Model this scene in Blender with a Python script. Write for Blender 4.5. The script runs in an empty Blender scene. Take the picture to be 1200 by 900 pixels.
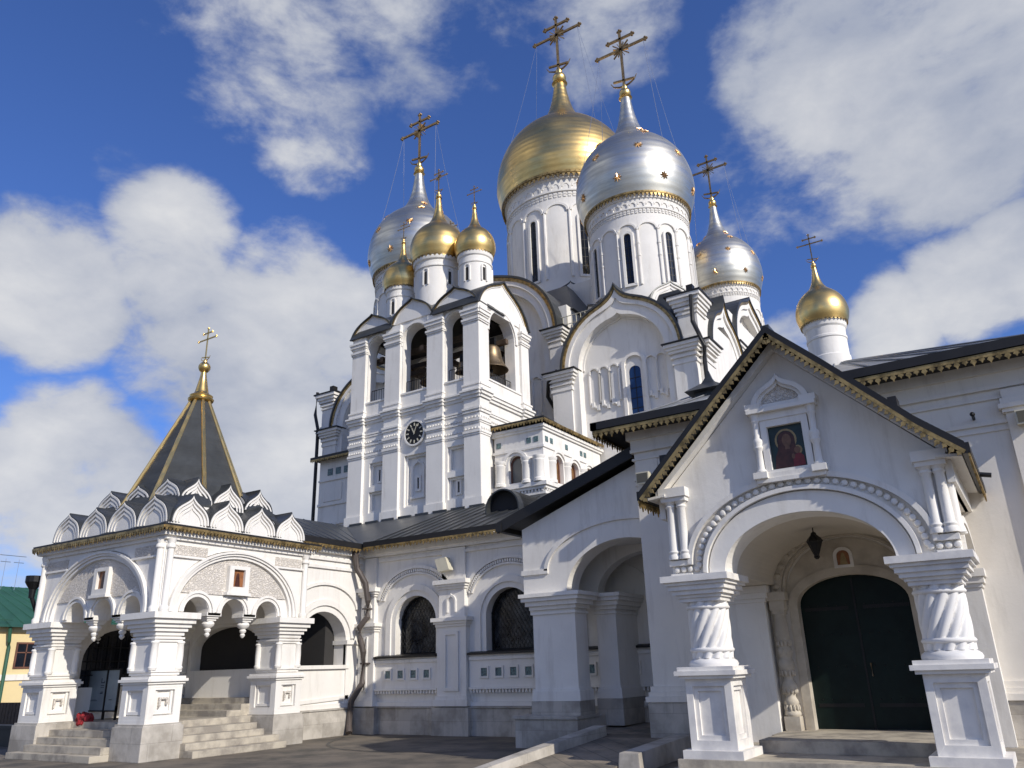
import bpy, bmesh, math, random
from mathutils import Vector, Matrix
from mathutils.geometry import tessellate_polygon
random.seed(7)
PI = math.pi
sc = bpy.context.scene
COL = sc.collection

# ------------------------------------------------------------------ camera
F, HEAD, PITCH, ROLL = 921.2, math.radians(32.195), math.radians(19.925), math.radians(-1.7765)
cam_d = bpy.data.cameras.new('camera'); cam = bpy.data.objects.new('camera', cam_d); COL.objects.link(cam)
fw = Vector((-math.sin(HEAD)*math.cos(PITCH), math.cos(HEAD)*math.cos(PITCH), math.sin(PITCH)))
rt = Vector((math.cos(HEAD), math.sin(HEAD), 0)); up = rt.cross(fw)
rt2 = rt*math.cos(ROLL)+up*math.sin(ROLL); up2 = up*math.cos(ROLL)-rt*math.sin(ROLL)
m = Matrix.Identity(4)
for i in range(3):
    m[i][0] = rt2[i]; m[i][1] = up2[i]; m[i][2] = -fw[i]
m[2][3] = 1.9
cam.matrix_world = m
cam_d.sensor_fit = 'HORIZONTAL'; cam_d.sensor_width = 36; cam_d.lens = F/1200*36
cam_d.clip_start = 0.1; cam_d.clip_end = 5000
sc.camera = cam

# ------------------------------------------------------------------ exposure, sun and sky
SUN_AZ, SUN_EL = 105.5, 29.5          # clockwise from +Y: the sun stands to the right, a little in front of the facades
EXPO, SUN_S, SKY_S = 0.0, 4.2, 0.10
vs = sc.view_settings
sc.display_settings.display_device = 'sRGB'
vs.view_transform = 'Standard'; vs.look = 'None'; vs.gamma = 1.0; vs.exposure = EXPO; vs.use_curve_mapping = False
a, e = math.radians(SUN_AZ), math.radians(SUN_EL)
to_sun = Vector((math.sin(a)*math.cos(e), math.cos(a)*math.cos(e), math.sin(e)))
sl = bpy.data.lights.new('sun', 'SUN'); sl.energy = SUN_S; sl.angle = math.radians(0.5); sl.color = (1, .94, .84)
so = bpy.data.objects.new('sun', sl); COL.objects.link(so); so.location = (40, -10, 60)
so.rotation_euler = (-to_sun).to_track_quat('-Z', 'Y').to_euler()

w = bpy.data.worlds.new('World'); sc.world = w; w.use_nodes = True
N = w.node_tree.nodes; L = w.node_tree.links; N.clear()
wo = N.new('ShaderNodeOutputWorld'); bg = N.new('ShaderNodeBackground'); bg.inputs[1].default_value = SKY_S
L.new(bg.outputs[0], wo.inputs[0])
sky = N.new('ShaderNodeTexSky'); sky.sky_type = 'NISHITA'; sky.sun_disc = False
sky.sun_elevation = e; sky.sun_rotation = a; sky.air_density = 1.0; sky.dust_density = 0.8; sky.ozone_density = 4.0
hsv = N.new('ShaderNodeHueSaturation'); hsv.inputs['Saturation'].default_value = 1.0; hsv.inputs['Value'].default_value = 1.0
tint = N.new('ShaderNodeMix'); tint.data_type = 'RGBA'; tint.blend_type = 'MULTIPLY'; tint.inputs['Factor'].default_value = 1
tint.inputs[7].default_value = (.74, .94, 1.48, 1); L.new(sky.outputs[0], tint.inputs[6]); L.new(tint.outputs[2], hsv.inputs['Color'])
geo = N.new('ShaderNodeTexCoord')
def mth(op, a_, b_=None, c_=None, clamp=False):
    n = N.new('ShaderNodeMath'); n.operation = op; n.use_clamp = clamp
    for i, v in enumerate((a_, b_, c_)):
        if v is None: continue
        if isinstance(v, (int, float)): n.inputs[i].default_value = v
        else: L.new(v, n.inputs[i])
    return n.outputs[0]
def noise(scale, detail, rough, vec, dist=0.0):
    n = N.new('ShaderNodeTexNoise'); n.inputs['Scale'].default_value = scale; n.inputs['Detail'].default_value = detail
    n.inputs['Roughness'].default_value = rough; n.inputs['Distortion'].default_value = dist; L.new(vec, n.inputs['Vector']); return n.outputs[0]
mp = N.new('ShaderNodeMapping'); mp.inputs['Scale'].default_value = (1, 1, 1.7); L.new(geo.outputs['Generated'], mp.inputs[0])
# clouds: soft banks at fixed directions of the sky, broken up by noise (direction, angular radius, weight)
BANKS = [(-.828,.380,.412,5.0,1.05),(-.755,.468,.459,4.8,1.0),(-.694,.583,.421,5.4,1.05),(-.663,.640,.388,5.0,1.0),(-.762,.546,.348,5.5,.9),
 (-.861,.458,.222,5.2,1.0),(-.893,.422,.155,5,.9),(-.736,.638,.226,6.5,1.0),(-.836,.519,.180,5.5,.8),(-.78,.6,.16,6,.7),
 (-.593,.458,.663,6.0,.72),(-.591,.525,.613,4.5,.72),(-.497,.535,.684,6,.66),(-.631,.384,.674,4.6,.6),(-.410,.599,.687,5,.55),(-.291,.651,.701,6,.68),
 (-.050,.803,.593,8.0,.95),(-.152,.817,.556,4.6,.66),(.019,.865,.501,4.8,.85),(.079,.811,.579,6.6,.9),(-.199,.846,.495,3.4,.5),
 (.008,.926,.378,3.5,1.15),(-.065,.930,.360,3.2,1.1),(.063,.918,.390,3.5,1.1),(-.177,.917,.359,2.4,.7),(-.749,.391,.534,2.2,.42),
 # unseen banks added behind and beside the photographer, for fill and dome reflections
 (-.6,-.75,.3,14,.85),(.15,-.95,.22,14,.9),(.55,-.75,.35,8,.8),(-.42,-.6,.68,13,1.0),(.05,-.15,.98,8,.8),(.85,-.3,.35,12,.8),(.9,.35,.25,14,.9),(-.7,-.3,.65,15,.9),(-.95,-.2,.25,12,.9)]
cov = None
for (x, y, z, r, wt) in BANKS:
    vd = N.new('ShaderNodeVectorMath'); vd.operation = 'DOT_PRODUCT'
    v = Vector((x, y, z)).normalized(); vd.inputs[1].default_value = v
    nrm = N.new('ShaderNodeVectorMath'); nrm.operation = 'NORMALIZE'; L.new(geo.outputs['Generated'], nrm.inputs[0]); L.new(nrm.outputs[0], vd.inputs[0])
    mr = N.new('ShaderNodeMapRange'); mr.interpolation_type = 'SMOOTHSTEP'
    mr.inputs['From Min'].default_value = math.cos(math.radians(r*1.55)); mr.inputs['From Max'].default_value = math.cos(math.radians(r*.35))
    mr.inputs['To Min'].default_value = 0; mr.inputs['To Max'].default_value = wt
    L.new(vd.outputs['Value'], mr.inputs['Value'])
    cov = mr.outputs[0] if cov is None else mth('MAXIMUM', cov, mr.outputs[0])
n1 = noise(5.6, 9, .58, mp.outputs[0], .2); n2 = noise(16.0, 7, .6, mp.outputs[0], .25); n3 = noise(3.2, 4, .5, mp.outputs[0])
d = mth('ADD', mth('SUBTRACT', mth('MULTIPLY', cov, 1.35), .42), mth('MULTIPLY', mth('SUBTRACT', n1, .5), 2.2))
d = mth('ADD', d, mth('MULTIPLY', mth('SUBTRACT', n2, .5), .7))
mk = N.new('ShaderNodeMapRange'); mk.interpolation_type = 'SMOOTHSTEP'
mk.inputs['From Min'].default_value = .16; mk.inputs['From Max'].default_value = .78; mk.inputs['To Max'].default_value = .97
L.new(d, mk.inputs['Value'])
ramp = N.new('ShaderNodeValToRGB')
cr = ramp.color_ramp; cr.elements[0].position = .2; cr.elements[0].color = (3.9, 4.3, 5.3, 1); cr.elements[1].position = .95; cr.elements[1].color = (8.8, 8.7, 8.5, 1)
sh = mth('ADD', mth('MULTIPLY', d, .42), mth('MULTIPLY', mth('SUBTRACT', n3, .42), 1.1), clamp=True)
L.new(sh, ramp.inputs[0])
mix = N.new('ShaderNodeMix'); mix.data_type = 'RGBA'
L.new(mk.outputs[0], mix.inputs['Factor']); L.new(hsv.outputs[0], mix.inputs[6]); L.new(ramp.outputs[0], mix.inputs[7])
L.new(mix.outputs[2], bg.inputs[0])

# ------------------------------------------------------------------ materials
def material(name, col, rough=.8, metal=0.0, var=.10, vscale=1.2, bump=.15, bscale=14, col2=None, spec=None, kind=None):
    mt = bpy.data.materials.new(name); mt.use_nodes = True
    nt = mt.node_tree; b = nt.nodes['Principled BSDF']
    b.inputs['Roughness'].default_value = rough; b.inputs['Metallic'].default_value = metal
    if spec is not None: b.inputs['Specular IOR Level'].default_value = spec
    tc = nt.nodes.new('ShaderNodeTexCoord')
    def nz(s, det=5, rg=.6):
        n = nt.nodes.new('ShaderNodeTexNoise'); n.inputs['Scale'].default_value = s; n.inputs['Detail'].default_value = det
        n.inputs['Roughness'].default_value = rg; nt.links.new(tc.outputs['Object'], n.inputs['Vector']); return n
    n1 = nz(vscale)
    rp = nt.nodes.new('ShaderNodeValToRGB')
    c2 = col2 or tuple(c*(1-var) for c in col)
    rp.color_ramp.elements[0].position = .38; rp.color_ramp.elements[0].color = (*c2, 1)
    rp.color_ramp.elements[1].position = .58; rp.color_ramp.elements[1].color = (*col, 1)
    nt.links.new(n1.outputs[0], rp.inputs[0]); nt.links.new(rp.outputs[0], b.inputs['Base Color'])
    mt['base'] = 1
    if bump:
        bp_ = nt.nodes.new('ShaderNodeBump'); bp_.inputs['Strength'].default_value = bump; bp_.inputs['Distance'].default_value = .03
        n2 = nz(bscale, 6, .65)
        nt.links.new(n2.outputs[0], bp_.inputs['Height']); nt.links.new(bp_.outputs[0], b.inputs['Normal'])
    return mt
def mtree(mt): return mt.node_tree, mt.node_tree.nodes['Principled BSDF']
M = {}
M['plaster'] = material('white_plaster', (.79, .76, .705), .85, var=.07, vscale=.6, bump=.16, bscale=9)
# weather streaks and patches on the plaster
def add_stains(mt, tint=(.50, .46, .40), amount=.7):
    nt, b = mtree(mt)
    tc = nt.nodes.new('ShaderNodeTexCoord'); mpn = nt.nodes.new('ShaderNodeMapping'); mpn.inputs['Scale'].default_value = (2.2, 2.2, .35)
    nt.links.new(tc.outputs['Object'], mpn.inputs[0])
    n = nt.nodes.new('ShaderNodeTexNoise'); n.inputs['Scale'].default_value = 1.3; n.inputs['Detail'].default_value = 8; n.inputs['Roughness'].default_value = .7
    nt.links.new(mpn.outputs[0], n.inputs['Vector'])
    r = nt.nodes.new('ShaderNodeMapRange'); r.inputs['From Min'].default_value = .52; r.inputs['From Max'].default_value = .80; r.inputs['To Max'].default_value = amount
    nt.links.new(n.outputs[0], r.inputs['Value'])
    mx = nt.nodes.new('ShaderNodeMix'); mx.data_type = 'RGBA'; mx.inputs[7].default_value = (*tint, 1)
    src = b.inputs['Base Color'].links[0].from_socket
    nt.links.new(r.outputs[0], mx.inputs['Factor']); nt.links.new(src, mx.inputs[6]); nt.links.new(mx.outputs[2], b.inputs['Base Color'])
add_stains(M['plaster'])
M['cream'] = material('cream_plaster', (.78, .735, .66), .85, var=.06, vscale=.8, bump=.12); add_stains(M['cream'])
def relief(mt, scale, strength, dist=.05):
    nt, b = mtree(mt)
    tc = nt.nodes.new('ShaderNodeTexCoord'); v = nt.nodes.new('ShaderNodeTexVoronoi'); v.feature = 'DISTANCE_TO_EDGE'; v.inputs['Scale'].default_value = scale
    nn = nt.nodes.new('ShaderNodeTexNoise'); nn.inputs['Scale'].default_value = scale*.6; nn.inputs['Detail'].default_value = 3
    ad = nt.nodes.new('ShaderNodeVectorMath'); ad.operation = 'MULTIPLY_ADD'; ad.inputs[1].default_value = (.25, .25, .25)
    nt.links.new(tc.outputs['Object'], nn.inputs['Vector']); nt.links.new(nn.outputs['Color'], ad.inputs[0]); nt.links.new(tc.outputs['Object'], ad.inputs[2])
    nt.links.new(ad.outputs[0], v.inputs['Vector'])
    mr = nt.nodes.new('ShaderNodeMapRange'); mr.inputs['From Max'].default_value = .16; nt.links.new(v.outputs['Distance'], mr.inputs['Value'])
    bp_ = nt.nodes.new('ShaderNodeBump'); bp_.inputs['Strength'].default_value = strength; bp_.inputs['Distance'].default_value = dist
    nt.links.new(mr.outputs[0], bp_.inputs['Height']); nt.links.new(bp_.outputs[0], b.inputs['Normal'])
M['carved'] = material('carved_white_stone', (.74, .68, .60), .85, var=.1, bump=0); relief(M['carved'], 13, .75, .03)
M['limestone'] = material('beige_limestone', (.52, .47, .39), .8, var=.2, vscale=2, bump=.15, col2=(.40, .355, .29))
M['vault_plaster'] = material('painted_bounce_vault_plaster', (.60, .545, .46), .85, var=.08, vscale=1, bump=.12)  # white plaster, with dimness and warm ground bounce put into the base colour
M['shaft_marble'] = material('white_shaft_marble', (.77, .75, .72), .6, var=.08, vscale=2.2, bump=.05)
M['marble'] = material('white_marble', (.78, .75, .70), .55, var=.12, vscale=2.2, bump=.06, col2=(.62, .60, .58))
M['stone'] = material('grey_plinth_stone', (.52, .48, .42), .8, var=.35, vscale=1.3, bump=.3, bscale=6, col2=(.34, .31, .265))
def blocks(mt, sx, sz, dark=.55, mortar=.012):
    nt, b = mtree(mt)
    tc = nt.nodes.new('ShaderNodeTexCoord'); sp = nt.nodes.new('ShaderNodeSeparateXYZ'); cb = nt.nodes.new('ShaderNodeCombineXYZ')
    ad = nt.nodes.new('ShaderNodeMath'); ad.operation = 'ADD'
    nt.links.new(tc.outputs['Object'], sp.inputs[0]); nt.links.new(sp.outputs[0], ad.inputs[0]); nt.links.new(sp.outputs[1], ad.inputs[1])
    nt.links.new(ad.outputs[0], cb.inputs[0]); nt.links.new(sp.outputs[2], cb.inputs[1])
    bk = nt.nodes.new('ShaderNodeTexBrick'); bk.inputs['Scale'].default_value = 1; bk.inputs['Brick Width'].default_value = sx; bk.inputs['Row Height'].default_value = sz
    bk.inputs['Mortar Size'].default_value = mortar; bk.inputs['Color1'].default_value = (1, 1, 1, 1); bk.inputs['Color2'].default_value = (.82, .82, .82, 1); bk.inputs['Mortar'].default_value = (dark, dark, dark, 1)
    nt.links.new(cb.outputs[0], bk.inputs['Vector'])
    mx = nt.nodes.new('ShaderNodeMix'); mx.data_type = 'RGBA'; mx.blend_type = 'MULTIPLY'; mx.inputs['Factor'].default_value = 1
    src = b.inputs['Base Color'].links[0].from_socket
    nt.links.new(src, mx.inputs[6]); nt.links.new(bk.outputs['Color'], mx.inputs[7]); nt.links.new(mx.outputs[2], b.inputs['Base Color'])
blocks(M['stone'], 1.3, .42, .74, .008); add_stains(M['stone'], (.16, .145, .12), .6)
M['step'] = material('worn_step_stone', (.47, .42, .335), .75, var=.4, vscale=2.0, bump=.3, col2=(.27, .24, .20))
M['roof'] = material('dark_roof_metal', (.060, .064, .066), .42, .35, var=.25, vscale=1.5, bump=.06, bscale=4)
M['roof_edge'] = material('black_gutter_metal', (.018, .017, .017), .5, .2, var=.3, bump=.03)
M['roof_light'] = material('painted_sheen_roof_metal', (.30, .305, .30), .5, .4, var=.25, vscale=1.5, bump=.06, bscale=4)  # the sun's sheen on the roof is put into a paler base colour
M['glass_painted_sky'] = material('painted_sky_window_glass', (.015, .04, .115), .08, 0, var=.3, bump=.04, bscale=2, spec=.6)  # blue of the reflected sky painted into the glass colour
M['lead'] = material('grey_tent_cladding', (.062, .066, .066), .55, .3, var=.25, vscale=2, bump=.08, bscale=5)
M['gold'] = material('gilded_metal', (.95, .66, .25), .33, 1.0, var=.10, vscale=1.6, bump=.06, bscale=3)
M['lace_gold'] = material('gilded_lace', (.46, .32, .13), .45, .75, var=.6, vscale=5, bump=.1)
M['star'] = material('gilded_star', (.95, .58, .26), .3, 1.0, var=.1, bump=0)
M['silver'] = material('silvered_metal', (.75, .72, .62), .40, 1.0, var=.08, vscale=1.1, bump=.06, bscale=2.5)
M['crossgold'] = material('cross_metal', (.42, .28, .13), .35, .9, var=.4, vscale=5, bump=.05)
def seams(mt, scale, strength):
    nt, b = mtree(mt)
    tc = nt.nodes.new('ShaderNodeTexCoord'); wv = nt.nodes.new('ShaderNodeTexWave'); wv.bands_direction = 'Z'; wv.inputs['Scale'].default_value = scale
    wv.inputs['Distortion'].default_value = .6; wv.inputs['Detail'].default_value = 2
    nt.links.new(tc.outputs['Object'], wv.inputs['Vector'])
    bp_ = nt.nodes.new('ShaderNodeBump'); bp_.inputs['Strength'].default_value = strength; bp_.inputs['Distance'].default_value = .02
    nt.links.new(wv.outputs['Fac'], bp_.inputs['Height'])
    if b.inputs['Normal'].links: nt.links.new(b.inputs['Normal'].links[0].from_socket, bp_.inputs['Normal'])
    nt.links.new(bp_.outputs[0], b.inputs['Normal'])
def sheet_bands(mt, amount):      # sheets laid in rings, each ring a little duller or brighter
    nt, b = mtree(mt); tc = nt.nodes.new('ShaderNodeTexCoord'); mp_ = nt.nodes.new('ShaderNodeMapping'); mp_.inputs['Scale'].default_value = (.35, .35, 3.2)
    nt.links.new(tc.outputs['Object'], mp_.inputs[0]); n = nt.nodes.new('ShaderNodeTexNoise'); n.inputs['Scale'].default_value = 1.1; n.inputs['Detail'].default_value = 5; n.inputs['Roughness'].default_value = .65
    nt.links.new(mp_.outputs[0], n.inputs['Vector'])
    r = nt.nodes.new('ShaderNodeMapRange'); r.inputs['From Min'].default_value = .35; r.inputs['From Max'].default_value = .65; r.inputs['To Min'].default_value = 1-amount; r.inputs['To Max'].default_value = 1.0
    nt.links.new(n.outputs[0], r.inputs['Value'])
    mx = nt.nodes.new('ShaderNodeMix'); mx.data_type = 'RGBA'; mx.blend_type = 'MULTIPLY'; mx.inputs['Factor'].default_value = 1
    src = b.inputs['Base Color'].links[0].from_socket; nt.links.new(src, mx.inputs[6]); nt.links.new(r.outputs[0], mx.inputs[7]); nt.links.new(mx.outputs[2], b.inputs['Base Color'])
    r2 = nt.nodes.new('ShaderNodeMapRange'); r2.inputs['From Min'].default_value = .3; r2.inputs['From Max'].default_value = .7; r2.inputs['To Min'].default_value = b.inputs['Roughness'].default_value+.10; r2.inputs['To Max'].default_value = b.inputs['Roughness'].default_value-.06
    nt.links.new(n.outputs[0], r2.inputs['Value']); nt.links.new(r2.outputs[0], b.inputs['Roughness'])
sheet_bands(M['silver'], .34); sheet_bands(M['gold'], .30); sheet_bands(M['lead'], .25)
seams(M['silver'], .7, .22); seams(M['gold'], .8, .20)
M['glass'] = material('dark_window_glass', (.010, .012, .018), .12, 0, var=.3, bump=.05, bscale=3, spec=.5)
M['gallery_glass'] = material('painted_glint_glass', (.010, .011, .013), .18, 0, vscale=2.6, bump=.06, bscale=3, col2=(.085, .09, .095))  # pale patches in the colour imitate reflections on the panes
M['iron'] = material('black_iron', (.012, .012, .013), .5, .4, var=.3, bump=.05)
M['door'] = material('dark_green_door_paint', (.0045, .0125, .011), .45, 0, var=.3, vscale=3, bump=.06, spec=.2)
M['dark'] = material('painted_shade_interior', (.03, .028, .027), .9, bump=0)  # near-black colour stands in for the shade inside rooms and openings
M['tile'] = material('teal_glazed_tile', (.13, .22, .22), .4, var=.5, vscale=16, bump=.2, bscale=20, col2=(.05, .07, .08))
M['wood'] = material('weathered_timber', (.10, .065, .04), .75, var=.4, vscale=6, bump=.2)
M['bronze'] = material('aged_bell_bronze', (.30, .22, .13), .42, .9, var=.3, vscale=3, bump=.05)
M['brownpipe'] = material('brown_painted_pipe', (.085, .068, .06), .6, .1, var=.3, bump=.05)
M['board'] = material('grey_blue_notice_board', (.27, .32, .34), .5, var=.15, vscale=2.5, bump=.0)
M['ink'] = material('printed_dark_ink', (.02, .03, .045), .6, bump=0)
M['red'] = material('red_cloth', (.33, .015, .022), .8, var=.75, vscale=6, bump=.3)
M['yellow'] = material('yellow_wall_paint', (.74, .60, .33), .85, var=.05, bump=.05)
M['green'] = material('green_roof_sheet', (.03, .11, .07), .5, .1, var=.2, bump=.05)
M['window_wood'] = material('brown_window_wood', (.16, .07, .045), .6, var=.3, bump=.05)
M['chainmetal'] = material('thin_guy_chain', (.55, .55, .58), .35, .8, bump=0)
M['pane_tan'] = material('amber_glass_pane', (.22, .11, .045), .25, 0, var=.4, vscale=2, bump=.03)
M['pane_grey'] = material('grey_board_pane', (.20, .19, .16), .4, 0, var=.2, vscale=2, bump=.03)
M['lampglass'] = material('floodlight_glass', (.10, .09, .06), .15, 0, bump=0)
M['lampbody'] = material('pale_lamp_housing', (.62, .58, .45), .5, .1, bump=.03)
M['icon_dark'] = material('icon_dark_green', (.016, .035, .028), .35, var=.4, vscale=4, bump=.02)
M['icon_gold'] = material('icon_ochre', (.34, .24, .11), .4, .3, var=.3, vscale=8, bump=.02)
M['icon_brown'] = material('icon_brown', (.075, .024, .016), .45, var=.4, vscale=9, bump=.02)
M['icon_skin'] = material('icon_face', (.17, .085, .05), .5, var=.3, vscale=10, bump=.0)
M['icon_red'] = material('icon_red', (.20, .022, .025), .45, var=.3, vscale=8, bump=.0)
M['icon_orange'] = material('icon_orange', (.30, .12, .045), .45, var=.3, vscale=8, bump=.0)
def soft_edges(mt, rad):
    nt, b = mtree(mt); bv = nt.nodes.new('ShaderNodeBevel'); bv.samples = 4; bv.inputs['Radius'].default_value = rad
    nt.links.new(bv.outputs[0], b.inputs['Normal'].links[0].from_node.inputs['Normal'])
for k_ in ('plaster', 'marble', 'cream'): soft_edges(M[k_], .009)
soft_edges(M['stone'], .03); soft_edges(M['step'], .03)
# ground
M['paving'] = material('grey_courtyard_paving', (.31, .258, .195), .8, var=.35, vscale=.9, bump=.35, bscale=9, col2=(.14, .125, .10))
blocks(M['paving'], .62, .34, .55, .018); add_stains(M['paving'], (.07, .065, .055), .6)

# ------------------------------------------------------------------ helpers
class MB:
    """collects faces in world coordinates, links them as one mesh object"""
    def __init__(s): s.v = []; s.f = []
    def add(s, vs, fs):
        o = len(s.v); s.v += [tuple(p) for p in vs]; s.f += [tuple(i+o for i in f) for f in fs]; return s
    def hexa(s, p):   # 8 points: bottom 4, top 4
        return s.add(p, [(0,3,2,1),(4,5,6,7),(0,1,5,4),(1,2,6,5),(2,3,7,6),(3,0,4,7)])
    def box(s, x0, x1, y0, y1, z0, z1):
        return s.hexa([(x0,y0,z0),(x1,y0,z0),(x1,y1,z0),(x0,y1,z0),(x0,y0,z1),(x1,y0,z1),(x1,y1,z1),(x0,y1,z1)])
    def slab3(s, pts, vec):   # planar polygon (3d) pushed along vec
        pts = [Vector(p) for p in pts]; vec = Vector(vec); n = len(pts)
        tri = tessellate_polygon([pts])
        vs = pts+[p+vec for p in pts]
        fs = [tuple(t) for t in tri]+[tuple(i+n for i in reversed(t)) for t in tri]
        fs += [(i, (i+1) % n, (i+1) % n+n, i+n) for i in range(n)]
        return s.add(vs, fs)
    def lathe(s, prof, c, n=32, a0=0, cap=True):
        cx, cy, cz = c; vs = []; fs = []; k = len(prof)
        for i in range(n):
            t = a0+2*PI*i/n
            for (r, z) in prof: vs.append((cx+r*math.cos(t), cy+r*math.sin(t), cz+z))
        for i in range(n):
            j = (i+1) % n
            for q in range(k-1): fs.append((i*k+q, j*k+q, j*k+q+1, i*k+q+1))
        if cap:
            if prof[0][0] > 1e-4: fs.append(tuple(i*k for i in reversed(range(n))))
            if prof[-1][0] > 1e-4: fs.append(tuple(i*k+k-1 for i in range(n)))
        return s.add(vs, fs)
    def ball(s, c, r, n=12, sq=1.0):
        k = max(5, n//2)
        return s.lathe([(r*math.cos(-PI/2+PI*i/k)+(1e-5 if i in (0, k) else 0), r*sq*math.sin(-PI/2+PI*i/k)) for i in range(k+1)], c, n, cap=False)
    def tube(s, pts, r, n=8):
        pts = [Vector(p) for p in pts]; vs = []; fs = []
        for i, p in enumerate(pts):
            t = (pts[min(i+1, len(pts)-1)]-pts[max(i-1, 0)]).normalized()
            x = t.cross(Vector((0, 0, 1)))
            if x.length < .05: x = t.cross(Vector((1, 0, 0)))
            x.normalize(); y = t.cross(x)
            rr = r[i] if isinstance(r, (list, tuple)) else r
            vs += [p+(x*math.cos(2*PI*q/n)+y*math.sin(2*PI*q/n))*rr for q in range(n)]
        for i in range(len(pts)-1):
            for q in range(n): fs.append((i*n+q, i*n+(q+1) % n, (i+1)*n+(q+1) % n, (i+1)*n+q))
        fs.append(tuple(reversed(range(n)))); fs.append(tuple((len(pts)-1)*n+q for q in range(n)))
        return s.add(vs, fs)
    # ---- facade work in a frame (see Fr)
    def fbox(s, fr, a0, a1, z0, z1, d0, d1):
        return s.hexa([fr(a0,z0,d0),fr(a1,z0,d0),fr(a1,z0,d1),fr(a0,z0,d1),fr(a0,z1,d0),fr(a1,z1,d0),fr(a1,z1,d1),fr(a0,z1,d1)])
    def wall(s, fr, outer, d0, d1, holes=()):
        loops = [[Vector((p[0], p[1], 0)) for p in lp] for lp in (outer, *holes)]
        flat = [p for lp in loops for p in lp]; n = len(flat)
        tri = tessellate_polygon(loops)
        vs = [fr(p.x, p.y, d1) for p in flat]+[fr(p.x, p.y, d0) for p in flat]
        fs = [tuple(t) for t in tri]+[tuple(i+n for i in reversed(t)) for t in tri]
        o = 0
        for lp in loops:
            k = len(lp)
            fs += [(o+i, o+(i+1) % k, o+(i+1) % k+n, o+i+n) for i in range(k)]
            o += k
        return s.add(vs, fs)
    def band(s, fr, pa, pb, d0, d1):   # strip between two paths of equal length, given depth
        n = len(pa); vs = []
        for p, q in zip(pa, pb): vs += [fr(p[0],p[1],d1), fr(q[0],q[1],d1), fr(q[0],q[1],d0), fr(p[0],p[1],d0)]
        fs = []
        for i in range(n-1):
            for k in range(4): fs.append((i*4+k, i*4+(k+1) % 4, (i+1)*4+(k+1) % 4, (i+1)*4+k))
        fs += [(3,2,1,0), tuple((n-1)*4+k for k in range(4))]
        return s.add(vs, fs)
    def ringbox(s, x0, x1, y0, y1, z0, z1, p):
        return s.box(x0-p, x1+p, y0-p, y1+p, z0, z1)
    def lace(s, p0, p1, down, nrm, h, t=.025, pitch=.14, top=.35):
        """gilded fretwork hanging from an edge: a strip with a row of pointed drops and rings"""
        p0 = Vector(p0); p1 = Vector(p1); down = Vector(down).normalized(); nrm = Vector(nrm).normalized()*t
        ln = (p1-p0).length; u = (p1-p0)/ln; k = max(1, int(ln/pitch)); pt = ln/k
        s.slab3([p0, p1, p1+down*h*top, p0+down*h*top], nrm)
        for i in range(k):
            c = p0+u*(i+.5)*pt; w_ = pt*.40; q = h*(1.0 if i % 2 else .78)
            A = c+down*h*(top-.02)
            s.slab3([A-u*w_*.5, A+u*w_*.5, c+u*w_+down*(h*top+(q-h*top)*.35), c+u*w_*.35+down*(h*top+(q-h*top)*.6), c+down*q, c-u*w_*.35+down*(h*top+(q-h*top)*.6), c-u*w_+down*(h*top+(q-h*top)*.35)], nrm)
        return s
    def build(s, name, mat, parent=None, smooth=False, loc=None, sharp=35):
        """parent: object the mesh belongs to. World coordinates become local to the thing's base (or to loc)."""
        o0 = Vector(loc) if loc is not None else (Vector(wloc(parent)) if parent else Vector((0, 0, 0)))
        me = bpy.data.meshes.new(name)
        me.from_pydata([(Vector(p)-o0)[:] for p in s.v], [], s.f)
        bm = bmesh.new(); bm.from_mesh(me); bmesh.ops.recalc_face_normals(bm, faces=bm.faces); bm.to_mesh(me); bm.free()
        if smooth:
            for p in me.polygons: p.use_smooth = True
            me.set_sharp_from_angle(angle=math.radians(sharp))
        me.materials.append(M[mat] if isinstance(mat, str) else mat)
        ob = bpy.data.objects.new(name, me); COL.objects.link(ob)
        if parent:
            ob.parent = parent; ob.location = o0-Vector(wloc(parent))
        else: ob.location = o0
        WL[ob.name] = o0
        return ob
WL = {}
def wloc(o): return WL[o.name]
def Fr(origin, u, n):
    o = Vector(origin); u = Vector(u); n = Vector(n); z = Vector((0, 0, 1))
    return lambda a_, z_, d_: o+u*a_+z*z_+n*d_
def front(Y): return Fr((0, Y, 0), (1, 0, 0), (0, -1, 0))
def right(X): return Fr((X, 0, 0), (0, 1, 0), (1, 0, 0))
def left(X): return Fr((X, 0, 0), (0, 1, 0), (-1, 0, 0))
def back(Y): return Fr((0, Y, 0), (1, 0, 0), (0, 1, 0))
def arc(c, zs, rx, rz, n=24, t0=180, t1=0):
    return [(c+rx*math.cos(math.radians(t0+(t1-t0)*i/n)), zs+rz*math.sin(math.radians(t0+(t1-t0)*i/n))) for i in range(n+1)]
def ogee(c, zs, r, tip, brk=69, n=12, sq=1.0, ks=.22):
    """keel arch: left spring -> pointed tip -> right spring"""
    b = math.radians(brk); half = [(r*math.cos(b*i/n), r*sq*math.sin(b*i/n)) for i in range(n+1)]
    P0 = half[-1]; k = ks*r; P1 = (P0[0]-math.sin(b)*k, P0[1]+math.cos(b)*k*sq); P3 = (0, tip); P2 = (.055*r, P1[1]+(tip-P1[1])*.35)
    for i in range(1, n+1):
        t = i/n; q = 1-t
        half.append((q**3*P0[0]+3*q*q*t*P1[0]+3*q*t*t*P2[0]+t**3*P3[0], q**3*P0[1]+3*q*q*t*P1[1]+3*q*t*t*P2[1]+t**3*P3[1]))
    rightp = [(c+x, zs+z) for x, z in half]; leftp = [(c-x, zs+z) for x, z in half]
    return leftp+rightp[-2::-1]
def scale_path(p, c, zs, k, kz=None): return [(c+(x-c)*k, zs+(z-zs)*(k if kz is None else kz)) for x, z in p]
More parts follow.
